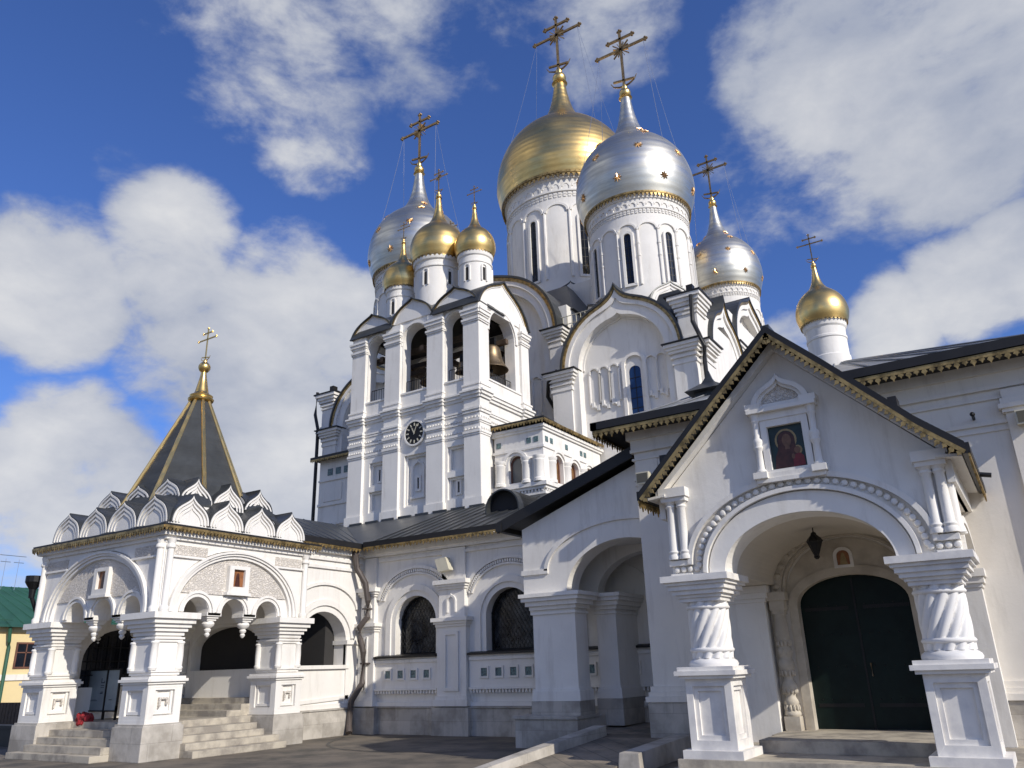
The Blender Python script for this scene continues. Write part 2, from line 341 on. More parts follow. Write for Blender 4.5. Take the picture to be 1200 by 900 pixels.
def thing(name, label, cat, loc=(0, 0, 0), group=None):
    o = bpy.data.objects.new(name, None); COL.objects.link(o); o.location = loc; o.empty_display_size = .3
    o['label'] = label; o['category'] = cat
    if group: o['group'] = group
    WL[o.name] = Vector(loc); return o
def tag(o, label, cat, group=None):
    o['label'] = label; o['category'] = cat
    if group: o['group'] = group
    return o
def copy_part(src, parent, loc_world):
    """a copy of a part with copies of its own children"""
    c = src.copy(); COL.objects.link(c); c.parent = parent; c.location = Vector(loc_world)-Vector(wloc(parent)); WL[c.name] = Vector(loc_world)
    off = Vector(loc_world)-Vector(wloc(src))
    for ch in list(src.children):
        k = ch.copy(); COL.objects.link(k); k.parent = c; WL[k.name] = Vector(wloc(ch))+off
    return c
def cornice(mb, x0, x1, y0, y1, steps):
    for (z0, z1, p) in steps: mb.ringbox(x0, x1, y0, y1, z0, z1, p)
def dentils(mb, fr, a0, a1, z0, z1, d0, d1, pitch):
    k = max(1, int((a1-a0)/pitch)); pt = (a1-a0)/k
    for i in range(k): mb.fbox(fr, a0+pt*(i+.22), a0+pt*(i+.78), z0, z1, d0, d1)
def spline(pts, sub=4):
    out = []
    for i in range(len(pts)-1):
        p0 = pts[max(i-1, 0)]; p1 = pts[i]; p2 = pts[i+1]; p3 = pts[min(i+2, len(pts)-1)]
        for k in range(sub):
            t = k/sub
            out.append(tuple(.5*((2*b)+(-a_+c_)*t+(2*a_-5*b+4*c_-d_)*t*t+(-a_+3*b-3*c_+d_)*t**3) for a_, b, c_, d_ in zip(p0, p1, p2, p3)))
    out.append(pts[-1]); return out
def seamlines(mb, p0, p1, q0, q1, n, r=.018):
    p0, p1, q0, q1 = map(Vector, (p0, p1, q0, q1))
    for i in range(n+1):
        t = i/n; mb.tube([p0.lerp(p1, t), q0.lerp(q1, t)], r, 4)

# ------------------------------------------------------------------ ground
g = MB(); g.add([(-900, -900, 0), (900, -900, 0), (900, 900, 0), (-900, 900, 0)], [(0, 1, 2, 3)])
go = g.build('ground', 'paving'); go['kind'] = 'structure'
r_ = MB()
rp = [(13.3, .012), (18.8, .36), (21.58, .44)]
for i in range(2):
    y0, z0 = rp[i]; y1, z1 = rp[i+1]
    x0a, x1a = (-9.25, -7.3) if i == 0 else (-10.05, -8.05)
    r_.hexa([(x0a, y0, -.2), (x1a, y0, -.2), (x1a, y1, -.2), (x0a, y1, -.2), (x0a, y0, z0), (x1a, y0, z0), (x1a, y1, z1), (x0a, y1, z1)])
ro = r_.build('ramp_path', 'paving'); ro['kind'] = 'structure'
q = MB(); dp = [(-19.6, 20.3), (-18.2, 18.2), (-16.4, 17.0), (-14.2, 16.9), (-12.1, 17.6), (-9.7, 17.8)]
dp = spline(dp, 5)
for (xa, ya), (xb, yb) in zip(dp, dp[1:]):
    n_ = Vector((-(yb-ya), xb-xa)).normalized()*.05
    q.add([(xa-n_.x, ya-n_.y, .004), (xb-n_.x, yb-n_.y, .004), (xb+n_.x, yb+n_.y, .004), (xa+n_.x, ya+n_.y, .004)], [(0, 1, 2, 3)])
dj = q.build('ground_joint', 'roof_edge'); dj['kind'] = 'structure'
#@@BODY

# ------------------------------------------------------------------ domes and crosses
def add_cross(mb, base, H, filigree=True):
    x, y, z = base; t = .0165*H; d_ = .012*H
    def bar(xa, za, xb, zb, w_):
        p = Vector((xa, 0, za)); q = Vector((xb, 0, zb)); u = (q-p).normalized(); nn = Vector((-u.z, 0, u.x))*w_
        b = Vector((x, y, z)); vs = []
        for yy in (-d_, d_):
            for c_ in (p-nn, q-nn, q+nn, p+nn): vs.append(b+c_+Vector((0, yy, 0)))
        mb.hexa(vs)
    bar(0, 0, 0, .97*H, t); hw, hu = .36*H, .18*H; zm, zu = .66*H, .84*H
    bar(-hw, zm, hw, zm, t); bar(-hu, zu, hu, zu, t); bar(-.15*H, .16*H, .15*H, .105*H, t*.8)
    cres = [(-.19*H, .155*H), (-.15*H, .085*H), (-.07*H, .045*H), (0, .035*H), (.07*H, .045*H), (.15*H, .085*H), (.19*H, .155*H)]
    mb.tube([(x+a_, y, z+b_) for a_, b_ in cres], [t*.3, t*.6, t*.8, t*.9, t*.8, t*.6, t*.3], 6)
    r = .020*H
    for (ex, ez, ux, uz) in ((-hw, zm, -1, 0), (hw, zm, 1, 0), (-hu, zu, -1, 0), (hu, zu, 1, 0), (0, .97*H, 0, 1)):
        for (a_, b_) in ((1, 0), (0, 1), (0, -1)):
            mb.ball((x+ex+(ux*a_-uz*b_)*r*1.1, y, z+ez+(uz*a_+ux*b_)*r*1.1), r, 8)
    if filigree:
        for sx in (-1, 1):
            for k in (1, 2, 3):
                an = math.radians(22.5*k)
                for sz in (-1, 1):
                    l = .16*H if k == 2 else .12*H
                    bar(0, zm, sx*math.cos(an)*l, zm+sz*math.sin(an)*l, t*.28)
PROF_TOP = [(1,0),(.985,.19),(.94,.385),(.865,.57),(.76,.735),(.635,.875),(.50,.99),(.375,1.10),(.28,1.23),(.205,1.40),(.152,1.60),(.113,1.82),(.085,2.06)]
def dome_profile(low):
    return ([(.885,-.47),(.91,-.40),(.955,-.26),(.988,-.12)] if low > .4 else [(.93,-.31),(.945,-.26),(.975,-.16),(.993,-.07)])+PROF_TOP
def make_star(R):
    mb = MB(); pts = []
    for i in range(16):
        rr = R if i % 2 == 0 else R*.42
        pts.append((rr*math.cos(PI*i/8), rr*math.sin(PI*i/8)))
    vs = [(0, 0, R*.30)]+[(p[0], p[1], R*.06) for p in pts]+[(p[0], p[1], -R*.05) for p in pts]
    fs = [(0, 1+i, 1+(i+1) % 16) for i in range(16)]+[(1+i, 17+i, 17+(i+1) % 16, 1+(i+1) % 16) for i in range(16)]
    mb.add(vs, fs); return mb
STAR = None
def dome(parent, c, R, mat, H, stars=False, seg=64, skirt=True, chains=False, neck=1.0, ballmat='gold', low=.47):
    global STAR
    c = Vector(c)
    prof = spline([(r*R, (z if z < 1 else 1+(z-1)*neck)*R) for r, z in dome_profile(low)], 4)
    top = prof[-1][1]
    mb = MB().lathe(prof, c, seg)
    ob = mb.build('dome', mat, parent, smooth=True, loc=c, sharp=60)
    fb = MB(); fb.lathe([(.085*R, top-.03*R), (.12*R, top), (.09*R, top+.02*R)], c, 20); zb = top+.10*R
    fb.ball(c+Vector((0, 0, zb)), .105*R, 20); fb.lathe([(.05*R, zb+.09*R), (.055*R, zb+.13*R), (.03*R, zb+.2*R)], c, 12)
    fb.build('finial_ball', ballmat, ob, smooth=True, loc=c)
    cm = MB(); add_cross(cm, c+Vector((0, 0, zb+.12*R)), H, R > 1.3); cm.build('cross', 'crossgold', ob, loc=c)
    if skirt:
        sk = MB(); n = 84 if R > 2 else 36; z0, r0 = (-.47*R, .885*R) if low > .4 else (-.31*R, .93*R)
        sk.lathe([(r0*.98, z0-.015*R), (r0*1.008, z0-.01*R), (r0*1.014, z0+.015*R), (r0*1.0, z0+.03*R)], c, seg)
        for i in range(n):
            t0 = 2*PI*i/n; w_ = PI/n*.9
            P = [c+Vector((r0*.985*math.cos(t0+q*w_), r0*.985*math.sin(t0+q*w_), z0+h)) for q, h in ((-1, 0), (1, 0), (.55, -.04*R), (0, -.075*R), (-.55, -.04*R))]
            sk.slab3(P, Vector((math.cos(t0), math.sin(t0), 0))*.012*R)
        sk.build('gold_skirt', 'lace_gold', ob, loc=c)
    if stars:
        if STAR is None: STAR = make_star(.25)
        src = None
        for zrow, n, off in ((-.20, 8, 0), (.36, 8, .5), (.82, 5, .2), (1.16, 3, .6)):
            # find the surface at this height
            zz = zrow*R
            for i in range(len(prof)-1):
                if prof[i][1] <= zz <= prof[i+1][1]:
                    q = (zz-prof[i][1])/(prof[i+1][1]-prof[i][1]); rr = prof[i][0]+(prof[i+1][0]-prof[i][0])*q
                    nr = Vector((prof[i+1][1]-prof[i][1], -(prof[i+1][0]-prof[i][0]))).normalized(); break
            for k in range(n):
                t = 2*PI*(k+off+.15)/n
                nv = Vector((nr.x*math.cos(t), nr.x*math.sin(t), nr.y)); p = Vector((rr*math.cos(t), rr*math.sin(t), zz))+nv*.02
                if src is None:
                    sm_ = MB().add([Vector(v_)+c for v_ in STAR.v], STAR.f); src = sm_.build('star', 'star', ob, loc=c)
                    s_ = src
                else:
                    s_ = src.copy(); COL.objects.link(s_); s_.parent = ob
                s_.location = p; s_.rotation_mode = 'QUATERNION'; s_.rotation_quaternion = nv.to_track_quat('Z', 'Y')
                WL[s_.name] = c+p
    if chains:
        ch = MB(); zc = zb+.12*R
        for sx in (-1, 1):
            for sy in (-1, 1):
                p0 = c+Vector((sx*.33*H, 0, zc+.66*H)); p1 = c+Vector((sx*.74*R, sy*.42*R, .60*R))
                ch.tube([p0.lerp(p1, i/8)-Vector((0, 0, .35*math.sin(PI*i/8))) for i in range(9)], .012, 4)
        ch.build('guy_chain', 'chainmetal', ob, loc=c)
    return ob
def drum(parent, c, r, z0, z1, nwin, wz0, wz1, ww, big=True, phase=0.0):
    """cylinder with cornice, arcade, corbel table and slit windows; z are world heights"""
    c = Vector((c[0], c[1], 0)); h = z1-z0
    mb = MB()
    mb.lathe([(r*1.03, z0), (r*1.03, z0+.14*r*.6), (r, z0+.16*r*.6), (r, z1-.30*r), (r*1.025, z1-.29*r), (r*1.025, z1-.26*r), (r*1.0, z1-.25*r), (r*1.01, z1-.07*r), (r*1.035, z1-.06*r), (r*1.035, z1-.03*r), (r*1.05, z1-.02*r), (r*1.05, z1+.02*r), (r*.9, z1+.05*r)], c, 96)
    ob = mb.build('drum', 'plaster', parent, smooth=True, loc=(c.x, c.y, z0), sharp=30)
    def tfr(t): return Fr(c+Vector((math.cos(t)*r, math.sin(t)*r, 0)), (-math.sin(t), math.cos(t), 0), (math.cos(t), math.sin(t), 0))
    orn = MB()
    if big:
        n = 40
        for i in range(n):        # corbel table and two dentil rows
            fr = tfr(2*PI*i/n); w_ = PI*r/n*.92
            orn.band(fr, arc(0, z1-.20*r, w_, w_*1.0, 6), arc(0, z1-.20*r, w_*.62, w_*.62, 6), -.02, .05)
            orn.fbox(fr, w_*.72, w_*1.2, z1-.27*r, z1-.19*r, -.02, .055)
        for zz, k in ((z1-.335*r, 84), (z1-.385*r, 84)):
            for i in range(k):
                t = 2*PI*(i+(0 if k == 84 else .5))/k; fr = tfr(t); w_ = PI*r/k
                orn.fbox(fr, -w_*.6, w_*.6, zz, zz+.03*r, -.02, .04)
        orn.lathe([(r*1.012, z1-.345*r), (r*1.018, z1-.345*r), (r*1.018, z1-.34*r), (r*1.012, z1-.34*r)], c, 96, cap=False)
        na = nwin*2; aw = PI*r/na
        za = wz1+.08*r
        for i in range(na):
            t = phase+2*PI*i/na; fr = tfr(t); tc = phase+2*PI*(i+.5)/na; fc = tfr(tc)
            orn.band(fr, arc(0, za, aw*.98, aw*.80, 10), arc(0, za, aw*.80, aw*.62, 10), -.10, .06)
            orn.tube([fc(0, wz0-.1, .03), fc(0, za, .03)], .018*r+.02, 6)
            for zz in (za, za-.12*h, (wz0+za)/2): orn.lathe([(.01, -.07), (.09, -.05), (.09, .05), (.01, .07)], fc(0, zz, .03), 8)
    orn.build('arcade_moulding', 'plaster', ob, loc=(c.x, c.y, z0))
    for i in range(nwin):
        t = phase+2*PI*i/nwin; fr = tfr(t)
        q = MB(); so_ = arc(0, wz1-ww*.5, ww*.95, ww*.95, 10); si = arc(0, wz1-ww*.5, ww*.56, ww*.56, 10)
        q.band(fr, [(-ww*.95, wz0-.1)]+so_+[(ww*.95, wz0-.1)], [(-ww*.56, wz0)]+si+[(ww*.56, wz0)], -.12, .11)
        q.fbox(fr, -ww*.95, ww*.95, wz0-.14, wz0, -.1, .10)
        wf = q.build('window', 'plaster', ob, loc=(c.x, c.y, z0))
        q = MB(); q.wall(fr, [(-ww*.57, wz0)]+si+[(ww*.57, wz0)], -.2, .015); q.build('pane', 'glass', wf, loc=(c.x, c.y, z0))
        q = MB(); q.fbox(fr, -.02, .02, wz0, wz1-.03, .016, .035)
        for k in range(1, 7): q.fbox(fr, -ww*.55, ww*.55, wz0+(wz1-wz0)*k/7, wz0+(wz1-wz0)*k/7+.035, .016, .03)
        q.build('glazing_bar', 'iron', wf, loc=(c.x, c.y, z0))
    return ob
def kokoshnik(parent, fr, c, zs, r, tip, depth, steps=3, proud=.05, cover=True, name='kokoshnik', over=.10, thick=.07, mat='plaster', base=0.0):
    """white keel-arched gable with stepped recesses and a dark barrel roof running back from it"""
    o = ogee(c, zs, r, tip, brk=37, ks=.36)
    if base: o = [(c-r, zs-base)]+o+[(c+r, zs-base)]
    q = MB(); q.wall(fr, o, -depth, 0)
    for i in range(steps):
        k0 = 1-.17*i; k1 = k0-.10
        oo = ogee(c, zs, r, tip, brk=37, ks=.36)
        q.band(fr, scale_path(oo, c, zs, k0*.985), scale_path(oo, c, zs, k1), -.02, proud*(steps-i)/steps+.012)
    ob = q.build(name, mat, parent)
    if cover:
        oo = ogee(c, zs, r, tip, brk=37, ks=.36); q = MB()
        kk = 1+thick/r
        q.band(fr, scale_path(oo, c, zs-.01, kk), scale_path(oo, c, zs-.01, 1.004), -depth, over)
        q.build('roof_cover', 'roof', ob)
    return ob

# ------------------------------------------------------------------ cathedral
CX, CY = -21.9, 43.5
cath = thing('cathedral', 'white five domed cathedral with one gold dome among starred silver domes', 'cathedral', (CX, CY, 0))
body = MB()
XR, XL, YF, YB = -10.15, -33.65, 32.0, 55.0
for (x0, x1) in ((XL, -26.1), (-17.65, XR)):
    for (y0, y1) in ((YF+.55, 39.5), (47.5, YB)): body.box(x0+.05, x1-.05, y0, y1, 0, 17.2)
body.box(-26.2, -17.6, 33.6, 54.4, 0, 20.0)
body.box(-33.2, -10.75, 39.4, 47.6, 0, 20.0)
body.box(-26.6, -17.2, 38.8, 48.2, 19, 24.0)
cath_wall = body.build('wall', 'plaster', cath)
# corner chapels: front bays with keel arch, blind arcade, window and pilasters
def bay(fr, c, hw, zs, r, tip, zb, inner=.74, win=True, niches=3, dpt=.55, pier_r=False, gold=True, roofdepth=4, nbot=13.6, ntop=15.35, wbot=12.4, side_pil=True, pilw=1.2):
    o = ogee(c, zs, r, tip); q = MB()
    t1 = tip/r
    def inn_(k): return ogee(c, zs, r*k, r*k*(t1+(1.07-t1)*min(1, (1-k)/.2)), brk=69+8*min(1, (1-k)/.2))
    inn = inn_(inner)
    # ring of the gable: solid strip between outer keel and inner field, stepped
    q.wall(fr, [(c-r, zb)]+[(c-r, zs)]+o[1:-1]+[(c+r, zs), (c+r, zb)], -dpt, 0, holes=[[(c-r*inner, zb+.02)]+inn+[(c+r*inner, zb+.02)]])
    q.band(fr, inn_(.97), inn_(.90), -.02, .10)
    for k0, k1, d0 in ((inner+.10, inner+.055, -.14), (inner+.05, inner+.01, -.28), (inner+.012, inner-.035, -.42)):
        q.band(fr, inn_(k0), inn_(k1), -dpt, d0)
    q.wall(fr, [(c-r*inner-.05, zb)]+inn_(inner*1.02)+[(c+r*inner+.05, zb)], -dpt-.3, -dpt+.06)
    ob = q.build('gable_arch', 'plaster', cath)
    if niches:
        fi = r*inner
        for sgn in (-1, 1):
            q = MB()
            for k in range(niches):
                nc = c+.46+sgn*(.86+.52*k) if sgn > 0 else c+.46-(1.05+.53*k)
                q.band(fr, [(nc-.27, ntop-.12)]+arc(nc, ntop, .27, .22, 8), [(nc-.19, ntop-.12)]+arc(nc, ntop, .19, .15, 8), -dpt+.05, -dpt+.17)
                for sx in (-1, 1):
                    q.tube([fr(nc+sx*.265, nbot+.1, -dpt+.1), fr(nc+sx*.265, ntop-.1, -dpt+.1)], .055, 6)
                q.fbox(fr, nc-.2, nc-.06, nbot-.05, nbot+.22, -dpt+.05, -dpt+.16); q.fbox(fr, nc+.06, nc+.2, nbot-.22, nbot+.05, -dpt+.05, -dpt+.16)
                q.ball(fr(nc, nbot-.05, -dpt+.1), .09, 8)
            q.build('blind_arcade', 'plaster', cath)
    if win:
        wc = c+.47; q = MB()
        q.band(fr, [(wc-.62, wbot)]+arc(wc, ntop-.02, .62, .52, 12)+[(wc+.62, wbot)], [(wc-.46, wbot)]+arc(wc, ntop-.02, .46, .38, 12)+[(wc+.46, wbot)], -dpt, -dpt+.2)
        q.band(fr, [(wc-.46, wbot)]+arc(wc, ntop-.25, .46, .42, 12)+[(wc+.46, wbot)], [(wc-.30, wbot)]+arc(wc, ntop-.42, .30, .28, 12)+[(wc+.30, wbot)], -dpt, -dpt+.1)
        wf = q.build('window', 'plaster', cath)
        q = MB(); q.wall(fr, [(wc-.31, wbot)]+arc(wc, ntop-.42, .31, .28, 10)+[(wc+.31, wbot)], -dpt, -dpt+.075); q.build('pane', 'glass_painted_sky', wf)
        q = MB()
        for k in range(5): q.fbox(fr, wc-.3, wc+.3, wbot+.5*k+.2, wbot+.5*k+.235, -dpt+.07, -dpt+.09)
        q.fbox(fr, wc-.015, wc+.015, wbot, ntop-.15, -dpt+.07, -dpt+.088); q.build('glazing_bar', 'iron', wf)
    if gold:
        q = MB(); q.band(fr, scale_path(o, c, zs, 1.012), scale_path(o, c, zs, .968), -.1, .14); q.build('gold_trim', 'lace_gold', ob)
    q = MB(); q.band(fr, scale_path(o, c, zs, 1.045), scale_path(o, c, zs, 1.012), -roofdepth, .20); q.build('roof_cover', 'roof', ob)
    if side_pil:
        for sx in (-1, 1):
            p0 = c+sx*(hw-pilw/2)
            q = MB(); q.fbox(fr, p0-pilw/2+.07, p0+pilw/2-.07, 7.0, zs-.9, -.3, .12)
            zc = zs-1.0
            for (za, zb_, e_) in ((0, .16, .16), (.16, .30, .10), (.30, .42, .2), (.42, .52, .12), (.52, .66, .26), (.66, .80, .34), (.80, .96, .42)):
                q.fbox(fr, p0-pilw/2+.07-e_+.1, p0+pilw/2-.07+e_-.1, zc+za, zc+zb_-.004, -.3, e_)
            pl = q.build('pilaster', 'plaster', cath)
            q = MB(); q.fbox(fr, p0-pilw/2-.32, p0+pilw/2+.32, zs-.035, zs+.02, -.3, .50); q.build('flashing', 'roof_edge', pl)
    return ob
fF = front(YF); fR = right(XR); fL = left(XL)
for c_ in (-13.9, -29.9): bay(fF, c_-.15 if c_ > -20 else c_+.15, 3.75, 15.52, 3.05, 3.8, 8)
bay(fR, 36.0, 3.75, 15.52, 2.6, 3.6, 8, niches=2)
bay(fR, 51.0, 3.75, 15.52, 2.6, 3.6, 8, niches=2)
bay(fL, 36.0, 3.75, 15.52, 2.6, 3.6, 8, win=False, niches=0)
# higher cross arms
bay(front(33.0), CX, 4.3, 18.4, 3.95, 4.15, 8, inner=.80, niches=3, nbot=14.2, ntop=16.1, roofdepth=6, side_pil=True, pilw=.8, win=False)
bay(right(-10.7), 43.5, 4.05, 18.0, 3.7, 4.15, 8, inner=.80, niches=2, roofdepth=6, pilw=.8, nbot=14.2, ntop=16.1)
bay(left(-33.1), 43.5, 4.05, 18.0, 3.7, 4.15, 8, inner=.80, niches=0, roofdepth=6, win=False, pilw=.8)
# upper corner piers beside the chapel gables
for (x0, x1) in ((-11.05, XR+.02), (XL-.02, -32.75)):
    q = MB(); q.box(x0, x1, YF-.06, YF+1.0, 15.5, 17.25)
    cornice(q, x0, x1, YF-.06, YF+1.0, [(15.56, 15.8, .07), (16.85, 16.95, .06), (17.05, 17.2, .1), (17.25, 17.42, .16), (17.42, 17.6, .24), (17.6, 17.78, .32)])
    pr = q.build('corner_pier', 'plaster', cath)
    q = MB(); q.box(x0-.45, x1+.38, YF-.42, YF+1.5, 17.78, 17.86); q.hexa([(x0-.3, YF-.3, 17.86), (x1+.3, YF-.3, 17.86), (x1+.3, YF+1.4, 17.86), (x0-.3, YF+1.4, 17.86), (x0+.3, YF+.2, 18.05), (x1-.3, YF+.2, 18.05), (x1-.3, YF+.9, 18.05), (x0+.3, YF+.9, 18.05)]); q.box(x1-.35, x1-.05, YF-.1, YF+.25, 17.9, 18.28); q.build('flashing', 'roof_edge', pr)
# roofs: low pyramids over the chapels and the arms
q = MB()
for (xc, yc) in ((-13.9, 35.9), (-29.9, 35.9), (-13.9, 51.1), (-29.9, 51.1)):
    q.hexa([(xc-3.65, yc-3.3, 17.1), (xc+3.65, yc-3.3, 17.1), (xc+3.65, yc+3.5, 17.1), (xc-3.65, yc+3.5, 17.1), (xc-2.6, yc-2.6, 18.9), (xc+2.6, yc-2.6, 18.9), (xc+2.6, yc+2.6, 18.9), (xc-2.6, yc+2.6, 18.9)])
q.hexa([(-26.4, 34.0, 19.9), (-17.4, 34.0, 19.9), (-17.4, 53.5, 19.9), (-26.4, 53.5, 19.9), (-24, 38, 23.6), (-19.8, 38, 23.6), (-19.8, 49, 23.6), (-24, 49, 23.6)])
q.hexa([(-33, 39.3, 19.9), (-10.9, 39.3, 19.9), (-10.9, 47.7, 19.9), (-33, 47.7, 19.9), (-28, 41.5, 23.4), (-16, 41.5, 23.4), (-16, 45.5, 23.4), (-28, 45.5, 23.4)])
q.build('roof', 'roof', cath)
# second tier of small gables round the central drum, and round each corner drum
for i in range(8):
    t = 2*PI*(i+.5)/8; fr = Fr((CX+math.cos(t)*4.9, CY+math.sin(t)*4.9, 0), (-math.sin(t), math.cos(t), 0), (math.cos(t), math.sin(t), 0))
    kokoshnik(cath, fr, 0, 22.3, 1.75, 2.0, 1.4, 2, .08, base=1.4)
for (xc, yc) in ((-14.1, 36.0), (-29.7, 36.0), (-14.1, 51.0), (-29.7, 51.0)):
    for i in range(4):
        t = 2*PI*(i+.5)/4; fr = Fr((xc+math.cos(t)*3.15, yc+math.sin(t)*3.15, 0), (-math.sin(t), math.cos(t), 0), (math.cos(t), math.sin(t), 0))
        kokoshnik(cath, fr, 0, 18.4, 1.1, 1.25, .7, 2, .05, base=1.0)
# drums and domes
drum(cath, (CX-.36, CY), 4.28, 23.0, 32.65, 8, 25.2, 29.6, .42, phase=math.radians(-90-5))
CORNER = [(-14.13, 36.0, 26.6, 1.0, 0.0), (-29.75, 36.0, 27.6, 1.0, 1.0), (-14.0, 51.0, 27.7, .84, 1.3), (-29.7, 51.0, 27.7, .84, 1.3)]   # x, y, height of the widest ring, size, lift
for (xc, yc, ze, k_, lf) in CORNER:
    drum(cath, (xc, yc), 2.70*k_, 18.2, 24.95+lf, 8, 19.9+lf, 22.75+lf, .34*k_, phase=math.radians(-90+9))
dome(cath, (CX-.36, CY, 34.25), 5.0, 'gold', 5.5, chains=True, seg=80, low=.31, neck=.85)
dm = None
for (xc, yc, ze, k_, lf) in CORNER:
    if dm is None: dm = dome(cath, (xc, yc, ze), 3.30, 'silver', 4.4, stars=True, chains=True, seg=80)
    else: copy_part(dm, cath, (xc, yc, ze)).scale = (k_, k_, k_ if k_ == 1 else k_*1.06)
# railing on the roof, rain pipes
q = MB(); y_ = 33.4
for i in range(9): q.tube([(-18.0+i*.26, y_, 18.5), (-18.0+i*.26, y_, 19.2)], .022, 5)
for zz in (18.75, 19.2): q.tube([(-18.05, y_, zz), (-15.8, y_, zz)], .025, 5)
q.build('roof_railing', 'lampbody', cath)
q = MB(); q.tube([(-17.3, 31.7, 15.6), (-17.9, 31.8, 15.1), (-18.25, 32.3, 14.6), (-18.1, 32.75, 14.0), (-18.0, 32.75, 11), (-18.0, 32.75, 8.5)], .10, 8); q.build('rain_pipe', 'roof_edge', cath)
q = MB(); q.tube([(-10.2, 31.62, 17.6), (-10.25, 31.62, 16.3), (-10.0, 31.5, 15.6), (-9.85, 31.6, 15.0), (-9.95, 31.72, 14.4), (-9.95, 31.72, 9)], .10, 8); q.build('rain_pipe', 'roof_edge', cath)
q = MB(); q.tube([(-33.9, 31.7, 18), (-34.0, 31.7, 16.6), (-33.6, 31.6, 15.6), (-33.75, 31.75, 15), (-33.75, 31.75, 5)], .10, 8); q.build('rain_pipe', 'roof_edge', cath)
# low annex in the shade left of the tower
q = MB(); q.box(-32.6, -25.4, 31.0, 32.6, 0, 13.4); fr = front(31.0)
for (z0, z1) in ((10.7, 10.85), (9.6, 9.72), (12.1, 12.2)): q.fbox(fr, -32.6, -25.5, z0, z1, -.1, .08)
for k in range(3): q.fbox(fr, -32.2+k*2.0, -30.8+k*2.0, 10.95, 11.95, -.1, .05)
ax = q.build('side_annex', 'plaster', cath)
q = MB(); q.hexa([(-32.9, 30.5, 13.35), (-25.4, 30.5, 13.35), (-25.4, 32.7, 13.35), (-32.9, 32.7, 13.35), (-32.9, 30.5, 13.5), (-25.4, 30.5, 13.5), (-25.4, 32.7, 14.0), (-32.9, 32.7, 14.0)]); q.build('roof', 'roof_edge', ax)
for k in range(4):
    q = MB(); q.fbox(fr, -31.95+k*.62, -31.58+k*.62, 12.42, 12.8, -.05, .03); q.build('tile', 'tile', ax)
q = MB(); q.lace((-32.9, 30.52, 13.36), (-25.5, 30.52, 13.36), (0, 0, -1), (0, -1, 0), .2); q.build('gold_lace', 'lace_gold', ax)

# ------------------------------------------------------------------ bell tower
BX0, BX1, BY0, BY1 = -25.55, -18.02, 26.0, 30.2
bt = thing('bell_tower', 'white bell tower with a dark round clock and four small gold domes', 'bell tower', ((BX0+BX1)/2, BY0, 0))
PX = [(-25.52, -24.66), (-23.4, -22.5), (-20.9, -20.0), (-18.86, -18.02)]
BAYS = [(-24.66, -23.4), (-22.5, -20.9), (-20.0, -18.86)]
fB = front(BY0+.16); fS = right(BX1-.12)
q = MB()
q.box(BX0+.1, BX1-.14, BY0+.40, BY1, 0, 13.45)                       # lower storeys
q.wall(fB, [(BX0+.1, 6.5), (BX1-.14, 6.5), (BX1-.14, 13.1), (BX0+.1, 13.1)], -.3, 0,
       holes=[[(a_, z0), (b_, z0), (b_, z1), (a_, z1)] for (a_, b_, z0, z1) in ((-24.32, -23.5, 9.85, 10.95), (-24.32, -23.5, 8.65, 9.6), (-22.25, -20.98, 8.65, 10.95), (-19.85, -18.98, 9.85, 10.95), (-19.85, -18.98, 8.65, 9.6))])
# belfry storey: front, right, left and back walls with arches
def belf(fr, spans, a0, a1, d0=-.55, top=17.55):
    out = [(a0, 13.1), (a1, 13.1), (a1, top), (a0, top)]
    hs = []
    for (c, h_, zt) in spans: hs.append([(c-h_, 13.95)]+arc(c, zt-h_*1.0, h_, h_, 16)+[(c+h_, 13.95)])
    q.wall(fr, out, d0, 0, holes=hs)
ARF = [(-24.03, .57, 17.2), (-21.7, .74, 17.25), (-19.43, .53, 17.2)]
belf(fB, ARF, BX0+.1, BX1-.14)
belf(fS, [(28.05, 1.08, 17.5)], BY0+.17, BY1)
belf(left(BX0+.1), [(28.05, 1.0, 17.5)], BY0+.72, BY1)
belf(back(BY1), [(-24.03, .57, 17.2), (-21.7, .74, 17.25)], BX0+.66, BX1-.68)
tw = q.build('wall', 'plaster', bt)
def pil_caps(q, fr, a0, a1, d):
    for (z0, z1, e_) in ((11.22, 11.3, .05), (11.3, 11.42, .1), (11.72, 11.8, .05), (11.8, 11.92, .11), (12.2, 12.32, .09), (12.32, 12.42, .15), (12.85, 12.98, .12), (12.98, 13.12, .24), (13.12, 13.2, .34)):
        e_ *= .62; q.fbox(fr, a0-e_*.5, a1+e_*.5, z0, z1, -.2, d+e_)
    dentils(q, fr, a0, a1, 11.45, 11.53, -.1, d+.06, .14); dentils(q, fr, a0, a1, 11.94, 12.02, -.1, d+.06, .14)
    for (z0, z1, e_) in ((13.2, 13.42, .08), (13.42, 13.5, .13), (16.42, 16.5, .07), (16.5, 16.6, .12), (16.72, 16.8, .08), (16.8, 16.95, .16), (16.95, 17.05, .22)):
        e_ *= .7; q.fbox(fr, a0-e_*.6, a1+e_*.6, z0, z1, -.2, d+e_)
    q.fbox(fr, a0-.06, a1+.06, 7.6, 8.55, -.2, d+.06)
for (a0, a1) in PX:
    q = MB(); q.fbox(fB, a0, a1, 6.6, 17.4, -.2, .16); pil_caps(q, fB, a0, a1, .16); q.build('pilaster', 'plaster', bt)
for (a0, a1) in ((26.02, 26.72), (29.5, 30.18)):
    q = MB(); q.fbox(fS, a0, a1, 6.6, 17.5, -.2, .13); pil_caps(q, fS, a0, a1, .13); q.build('pilaster', 'plaster', bt)
